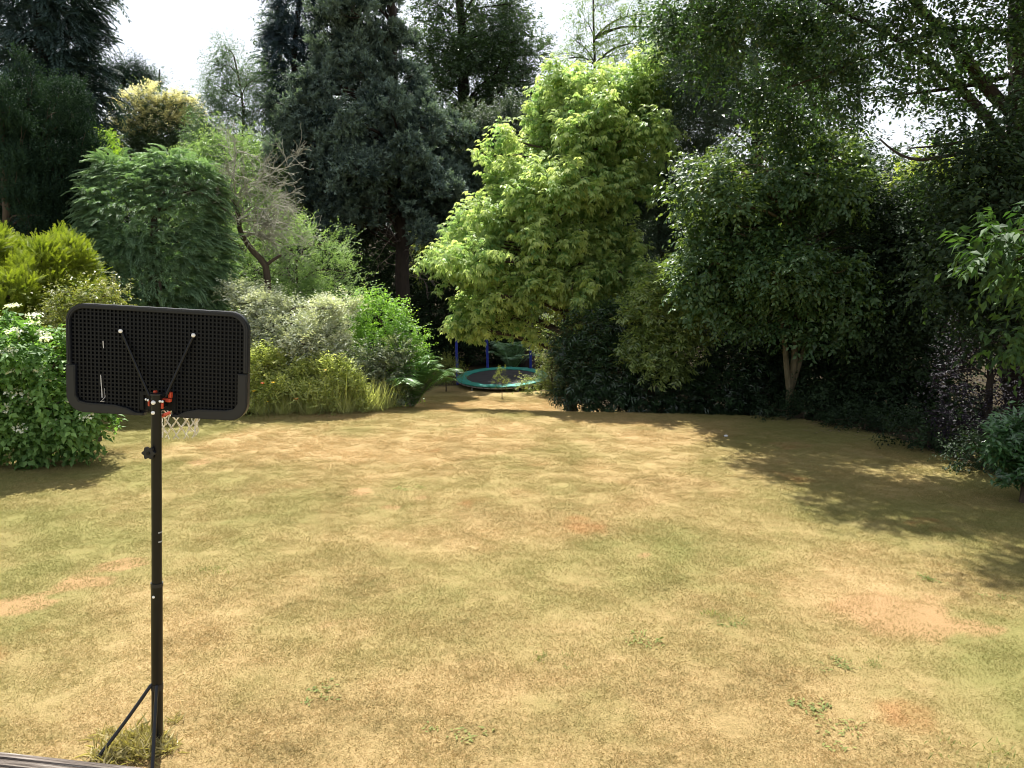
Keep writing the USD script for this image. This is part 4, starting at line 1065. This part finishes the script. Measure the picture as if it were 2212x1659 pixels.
c = ground(1568, 944)
pb = thing('pebble', 'tiny white pebble lying on the lawn at the tip of the tree shadow', 'pebble', c)
m = trimesh.creation.icosphere(2, .028)
v = np.array(m.vertices) * [1.3, 1, .7] + [0, 0, .02]
obj(pb, 'stone', (v * (1 + .12 * meshkit.noise(v * 60)[:, None]), np.array(m.faces)), M_WEB, smooth=True)

# ------------------------------------------------------------------ trampoline
TD = 26.3
tc = at(1085, 814, TD)
tr = thing('trampoline', 'round garden trampoline with teal pad and blue posts under the golden maple', 'trampoline', tc, rot=(5.0, -1.5, 0))
R = 97 * px(1085, 814, TD)


def ring(r0, r1, z0, z1, n=64, wav=0.0, seed=0):
    rg = np.random.default_rng(seed)
    a = np.arange(n) * 2 * np.pi / n
    w = rg.normal(size=n) * wav
    c, s = np.cos(a), np.sin(a)
    prof = [(r0, z0), (r1, z0), (r1, z1), (r1 * .5 + r0 * .5, z1 + (z1 - z0) * .5), (r0, z1)]
    v = np.stack([np.stack([c * r, s * r, z + w * (1 if z > z0 else .3)], 1) for r, z in prof], 1)
    m = len(prof)
    i, j = np.meshgrid(np.arange(n), np.arange(m), indexing='ij')
    qd = np.stack([i * m + j, i * m + (j + 1) % m, ((i + 1) % n) * m + (j + 1) % m, ((i + 1) % n) * m + j], -1).reshape(-1, 4)
    return tri(v.reshape(-1, 3), qd[:, ::-1])


th = np.linspace(0, 2 * np.pi, 65)
obj(tr, 'frame', tube(np.stack([np.cos(th) * R, np.sin(th) * R, np.full(65, -.045)], 1), .024, 8, cap=False), M_GALV, smooth=True)
obj(tr, 'mat', ring(.001, R - .27, -.012, -.006, 64, .004), M_MAT, smooth=30)
obj(tr, 'pad', ring(R - .29, R + .03, -.004, .018, 64, .007, 2), M_TEAL, smooth=40)
for k in range(40):
    a = k * 2 * np.pi / 40
    obj(tr, 'spring', tube([(np.cos(a) * (R - .27), np.sin(a) * (R - .27), -.02), (np.cos(a) * (R - .02), np.sin(a) * (R - .02), -.04)], .010, 5), M_GALV)
    obj(tr, 'strap', bx(0, 0, 0, .05, .012, .05) if False else tube([(np.cos(a + .05) * (R + .032), np.sin(a + .05) * (R + .032), .006), (np.cos(a + .09) * (R + .026), np.sin(a + .09) * (R + .026), -.06)], .009, 4), M_MAT)
for k in range(6):
    a = math.radians(170 - 60 * k)
    p = np.array([np.cos(a), np.sin(a), 0]) * (R - .01)
    obj(tr, 'leg', tube([p + [0, 0, -.05], p * 1.02 + [0, 0, -.62]], .022, 8), M_GALV)
    if k < 3:
        lean = [(.03, 0, 0), (.0, 0, 0), (.02, 0, 0)][k]
        post = obj(tr, 'post', tube([p * 1.03 + [0, 0, -.35], p * 1.03 + [0, 0, .6], p * 1.03 + np.array(lean) + [0, 0, 2.0]], .045, 10), M_BLUE, smooth=40)
        obj(post, 'cap', tube([p * 1.03 + np.array(lean) + [0, 0, 2.0], p * 1.03 + np.array(lean) + [0, 0, 2.05]], .03, 8), M_MAT)

# ------------------------------------------------------------------ basketball hoop
HY = 5.0
base = at(340, 1610, HY)
base[2] = H(base[0], base[1])
LEAN = 3.3
hoop = thing('basketball_hoop', 'black portable basketball hoop seen from behind on the left of the lawn', 'basketball hoop', base, rot=(0, LEAN, 0))
cl_, sl_ = math.cos(math.radians(LEAN)), math.sin(math.radians(LEAN))


def hl(u, v, y=0.0):
    """The hoop's own coordinates of the point seen at (u, v), y metres behind the pole."""
    w = at(u, v, HY + y) - base
    return np.array([w[0] * cl_ - w[2] * sl_, w[1], w[0] * sl_ + w[2] * cl_])


ztop = hl(337, 852)[2]
zj = hl(335, 1262)[2]
obj(hoop, 'lower_pole', tube([(0, 0, -.1), (0, 0, zj)], .0355, 24), M_POLE, smooth=40)
obj(hoop, 'upper_pole', tube([(0, 0, zj - .02), (0, 0, ztop)], .0315, 24), M_POLE, smooth=40)
obj(hoop, 'collar', tube([(0, 0, zj - .012), (0, 0, zj + .012)], .038, 24), M_BLACK, smooth=40)
for v, a in ((1148, 1), (1168, 1)):
    z = hl(335, v)[2]
    th = np.linspace(-.9, .25, 10)
    inner = np.stack([np.cos(th) * .0325, np.sin(th) * .0325], 1)
    vv = np.vstack([np.c_[inner, np.full(10, z - .004)], np.c_[inner, np.full(10, z + .004)]])
    k = np.arange(9)
    obj(hoop, 'height_mark', tri(vv, np.stack([k, k + 1, k + 11, k + 10], 1)), M_TAPE)
z = hl(333, 1285)[2]


def bolt(parent, p, r, d, name='bolt', mt=None):
    p, d = np.asarray(p, float), unit(np.asarray(d, float))
    obj(parent, name, tube([p, p + d * r * .5, p + d * r * .9, p + d * r * 1.05], [r, r, r * .62, r * .2], 10), mt or M_ZINC, smooth=50)


bolt(hoop, (-.006, -.034, z), .009, (-.1, -1, 0))
# knob
kc = hl(328, 974)
kz = kc[2]
a = np.linspace(0, 2 * np.pi, 49)[:-1]
poly = Polygon(np.stack([np.cos(a), np.sin(a)], 1) * (.036 + .0055 * np.cos(6 * a))[:, None])
m = trimesh.creation.extrude_polygon(poly, .024, engine='earcut')
v = np.array(m.vertices)
kn = obj(hoop, 'knob', (np.stack([v[:, 0] - .022, -.044 - v[:, 2], v[:, 1] + kz], 1), np.array(m.faces)), M_BLACK)
obj(kn, 'knob_hub', tube([(-.022, -.030, kz), (-.022, -.074, kz)], .011, 10), M_POLE, smooth=40)
# backboard
BY = .115
bl, br = hl(147, 790, BY), hl(538, 790, BY)
BW = (br[0] - bl[0])
bcx = (br[0] + bl[0]) / 2
zt, zb = hl(342, 664, BY)[2], hl(342, 898, BY)[2]
BH = zt - zb
bcz = (zt + zb) / 2


def rrect(w, h, r, cx=0, cz=0):
    return sbox(-w / 2 + r, -h / 2 + r, w / 2 - r, h / 2 - r).buffer(r, 12) if cx == cz == 0 else Polygon([(x + cx, z + cz) for x, z in sbox(-w / 2 + r, -h / 2 + r, w / 2 - r, h / 2 - r).buffer(r, 12).exterior.coords])


outer = rrect(BW, BH, .115)
inner = rrect(BW - .062, BH - .062, .088)
zs = -BH * .06                                   # seam between the upper and the lower frame
low_in = Polygon([(-BW / 2 + .062, zs), (-BW / 2 + .062, -BH / 2 + .11), (-BW / 2 + .085, -BH / 2 + .075), (-BW / 2 + .13, -BH / 2 + .064), (-.26, -BH / 2 + .060), (-.19, -BH / 2 + .045), (-.13, -BH / 2 + .018), (.13, -BH / 2 + .018), (.19, -BH / 2 + .045), (.26, -BH / 2 + .060),
                  (BW / 2 - .13, -BH / 2 + .064), (BW / 2 - .085, -BH / 2 + .075), (BW / 2 - .062, -BH / 2 + .11), (BW / 2 - .062, zs)])
cut = sbox(-.085, -BH / 2 - .02, .088, -BH / 2 + .035)
bb_ = UsdGeom.Xform.Define(stage, str(hoop.GetPath()) + '/backboard')
bb_.AddTranslateOp().Set(Gf.Vec3d(float(bcx), 0, float(bcz)))
half_up, half_lo = sbox(-2, zs + .002, 2, 2), sbox(-2, -2, 2, zs - .002)


def bevel_solid(poly, y0, y1, ch):
    """A plate with a rounded back edge."""
    parts = [extrude_xz(poly, y0 + ch, y1)]
    n = 5
    for k in range(n):
        t0, t1 = k / n, (k + 1) / n
        ins = ch * (1 - math.sqrt(max(0, 1 - t1 * t1)))
        parts.append(extrude_xz(poly.buffer(-ins * .8), y0 + ch * (1 - t1), y0 + ch * (1 - t0)))
    return cat(parts)


obj(bb_, 'upper_frame', bevel_solid(outer.difference(inner).intersection(half_up), BY - .030, BY + .022, .018), M_FRAME, smooth=35)
obj(bb_, 'lower_frame', bevel_solid(outer.difference(low_in).intersection(half_lo).difference(cut), BY - .034, BY + .022, .012), M_FRAME, smooth=35)
obj(bb_, 'panel', extrude_xz(outer.buffer(-.012).difference(cut), BY + .0222, BY + .034), M_RIB)
cell = .0245
obj(bb_, 'back_sheet', extrude_xz(outer.buffer(-.02).difference(cut), BY + .006, BY + .021), M_PANEL)
ins = unary_union([inner.intersection(sbox(-2, zs, 2, 2)), low_in]).buffer(-.002).difference(sbox(-.115, -BH / 2 - .1, .115, -BH / 2 + .155))
ribs_v = unary_union([sbox(x - .0048, -1, x + .0048, 1) for x in np.arange(-24, 25) * cell])
ribs_h = unary_union([sbox(-1, z - .0045, 1, z + .0045) for z in np.arange(-16, 17) * cell])
obj(bb_, 'vertical_ribs', extrude_xz(ribs_v.intersection(ins), BY - .012, BY + .006), M_RIB)
obj(bb_, 'cross_ribs', extrude_xz(ribs_h.difference(ribs_v.buffer(.0002)).intersection(ins), BY - .0105, BY + .0055), M_RIB)
obj(bb_, 'mounting_plate', extrude_xz(sbox(-.113, -BH / 2 + .036, .113, -BH / 2 + .153).difference(sbox(-.09, -BH / 2, .09, -BH / 2 + .13)), BY - .014, BY + .0055), M_RIB)
obj(bb_, 'mounting_recess', extrude_xz(sbox(-.0895, -BH / 2 + .0365, .0895, -BH / 2 + .1295), BY + .001, BY + .0055), M_PANEL)
obj(bb_, 'scratch', tube([(-.358, BY - .0135, -.10), (-.352, BY - .0135, -.19), (-.350, BY - .0135, -.245)], .0028, 4), M_WEB)
obj(bb_, 'scratch', tube([(-.340, BY - .0135, .115), (-.337, BY - .0135, .07)], .003, 4), M_WEB)
obj(bb_, 'scratch', tube([(-.334, BY - .0135, -.185), (-.331, BY - .0135, -.24), (-.35, BY - .0365, -.268), (-.325, BY - .0365, -.262)], .0017, 4), M_WEB)
sb = hl(318, 850, BY - .03)
zbr = hl(330, 872, 0)[2]
for u, v, dx in ((262, 715, -.05), (419, 724, .04)):
    p = hl(u, v, BY - .02)
    p[1] = BY - .020
    obj(hoop, 'strut', tube([p, p + (np.array([dx, 0.03, zbr + .03]) - p) * .97], .010, 8), M_POLE, smooth=40)
    bolt(hoop, p + [0, -.008, 0], .013, (0, -1, 0.1))
# brackets at the top of the pole
zz = lambda v: hl(337, v)[2]
obj(hoop, 'pole_cap', tube([(0, 0, ztop - .004), (0, 0, ztop + .006)], .036, 20), M_BLACK, smooth=40)
obj(hoop, 'clamp', rbox(0, .045, zz(873), .085, .075, .045, .006), M_POLE)
bolt(hoop, (-.004, -.031, zz(868)), .0135, (-.05, -1, .1))
bolt(hoop, (-.006, -.031, zz(890)), .012, (-.05, -1, .1))
for p, sz, mt_ in (((-.03, .055, zz(853)), (.016, .03, .036), M_RED), ((.062, .06, zz(855)), (.020, .03, .036), M_RED), ((.046, .05, zz(866)), (.052, .03, .022), M_RED), ((-.052, .02, zz(873)), (.012, .02, .036), M_RED), ((.037, .0, zz(876)), (.013, .02, .036), M_RED)):
    obj(hoop, 'bracket', rbox(*p, *sz, .004), mt_)
for p in ((-.062, .0, zz(864)), (-.046, -.005, zz(865)), (.030, -.02, zz(865)), (.042, -.012, zz(866))):
    bolt(hoop, np.array(p), .008, (-.8 if p[0] < 0 else .6, -.5, 0))
q0, q1 = hl(349, 899, .15), hl(368, 891, .17)
obj(hoop, 'bracket', (lambda t: (t[0] * [1, 1, 1], t[1]))(tube([q0, q1], .011, 4)), M_RED)
# rim and net
rr_ = .20
rc = hl(384, 893, .36)
rc = np.array([rc[0], BY + .06 + rr_, hl(384, 893, .36)[2] + .12])
th = np.linspace(0, 2 * np.pi, 49)
obj(hoop, 'rim', tube(np.stack([rc[0] + np.cos(th) * rr_, rc[1] + np.sin(th) * rr_, np.full(49, rc[2])], 1), .008, 8, cap=False), M_RED, smooth=True)
obj(hoop, 'rim_arm', tube([(rc[0] - .05, BY + .03, rc[2] - .05), (rc[0] - .05, rc[1] - rr_ * .97, rc[2])], .008, 6), M_RED)
obj(hoop, 'rim_arm', tube([(rc[0] + .05, BY + .03, rc[2] - .05), (rc[0] + .05, rc[1] - rr_ * .97, rc[2])], .008, 6), M_RED)
cords = []
rng = np.random.default_rng(8)
zn = hl(384, 941, .36)[2]
NL, NC = 24, 12
hh = rc[2] - zn
for k in range(NC):
    for sg in (1, -1):
        s = np.linspace(0, 1, NL)
        ang = 2 * np.pi * k / NC + sg * s * 1.45
        rad = rr_ * (1 - .42 * sstep(0, .75, s)) + .006 * np.sin(s * 20 + k)
        cords.append(tube(np.stack([rc[0] + np.cos(ang) * rad, rc[1] + np.sin(ang) * rad, rc[2] - hh * s + rng.normal(size=NL) * .002], 1), .0042, 4))
obj(hoop, 'net', cat(cords), M_NET)
# legs
zl = hl(338, 1482)[2]
for u, v, k in ((188, 1655, 0), (327, 1690, 1)):
    g = ground(u, v) - base
    g = np.array([g[0] * cl_ - g[2] * sl_, g[1], g[0] * sl_ + g[2] * cl_ - .03])
    d = unit(np.array([g[0], g[1], 0]))
    s0 = d * .034 + [0, 0, zl]
    k1 = s0 + (g - s0) * .13 + [0, 0, .012]
    obj(hoop, 'leg', tube(smooth_path([s0 + [0, 0, .02], s0 + d * .02 + [0, 0, -.005], k1, g], 14), .0115, 10), M_BLACK, smooth=True)
obj(hoop, 'leg_collar', tube([(0, 0, zl - .02), (0, 0, zl + .02)], .0385, 20), M_BLACK, smooth=40)

# longer grass around the foot of the hoop
def tall_tuft(rng):
    n_ = 60
    P_ = np.c_[rng.uniform(-.1, .1, (n_, 2)), np.zeros(n_)]
    d_ = unit(np.c_[rng.normal(size=(n_, 2)) * .6, rng.uniform(.3, 1., n_)])
    v_, f_ = leaves(P_, d_, rdir(rng, n_, (0, 0, .6)), .13 * rng.uniform(.4, 1.25, n_), .0042, fold=.05, curl=.3, four=False)
    return v_, f_, np.repeat(np.clip(rng.normal(.55, .25, n_), 0, 1), 4)


rng = np.random.default_rng(31)
n = 44
a = rng.uniform(0, 6.28, n)
d = rng.gamma(2., .055, n)
pos = np.c_[base[0] - .10 + np.cos(a) * d * 1.3, base[1] - .05 + np.sin(a) * d, np.zeros(n)]
pos[:, 2] = H(pos[:, 0], pos[:, 1])
lt = instancer(None, 'long_grass', [tall_tuft(rng) for _ in range(3)], L_LONG, pos, np.c_[np.zeros((n, 2)), np.sin(a / 2), np.cos(a / 2)], rng.uniform(.3, 1.0, n), 'grass_tuft')
tag(lt, 'longer unmown grass around the foot of the basketball hoop', 'grass', kind='stuff')

# ------------------------------------------------------------------ deck railing, bottom left
zr = EYE - .55


def on_plane(u, v, z):
    r = ray(u, v)
    return CAM + r * ((z - EYE) / r[2])


e0, e1 = on_plane(0, 1622, zr), on_plane(345, 1660, zr)
d = unit(e1 - e0)
nrm = np.array([d[1], -d[0], 0])
if nrm[1] > 0:
    nrm = -nrm
ang = math.degrees(math.atan2(d[1], d[0]))
rail = thing('deck_railing', 'weathered grey timber handrail of the deck in the bottom left corner', 'railing', (e0[0], e0[1], zr), rot=(0, 0, ang))
prof = [(0, -.042), (0, -.004)]
for k in range(9):
    y = .0135 * k
    prof += [(y + .0015, -.0003), (y + .0095, 0.0), (y + .0105, -.0022), (y + .0125, -.0022)]
prof += [(.1225, -.0005), (.1235, -.042)]
m = trimesh.creation.extrude_polygon(Polygon(prof), 2.6, engine='earcut')
v = np.array(m.vertices)
obj(rail, 'handrail', (np.stack([v[:, 2] - 1.0, -v[:, 0], v[:, 1]], 1), np.array(m.faces)[:, ::-1]), M_WOOD)
for x in (-.9, 1.5):
    zg = float(H(e0[0] + d[0] * x, e0[1] + d[1] * x)) - zr
    obj(rail, 'post', rbox(x, -.06, (zg - .042) / 2, .08, .08, -.042 - zg + .1, .006), M_WOOD)
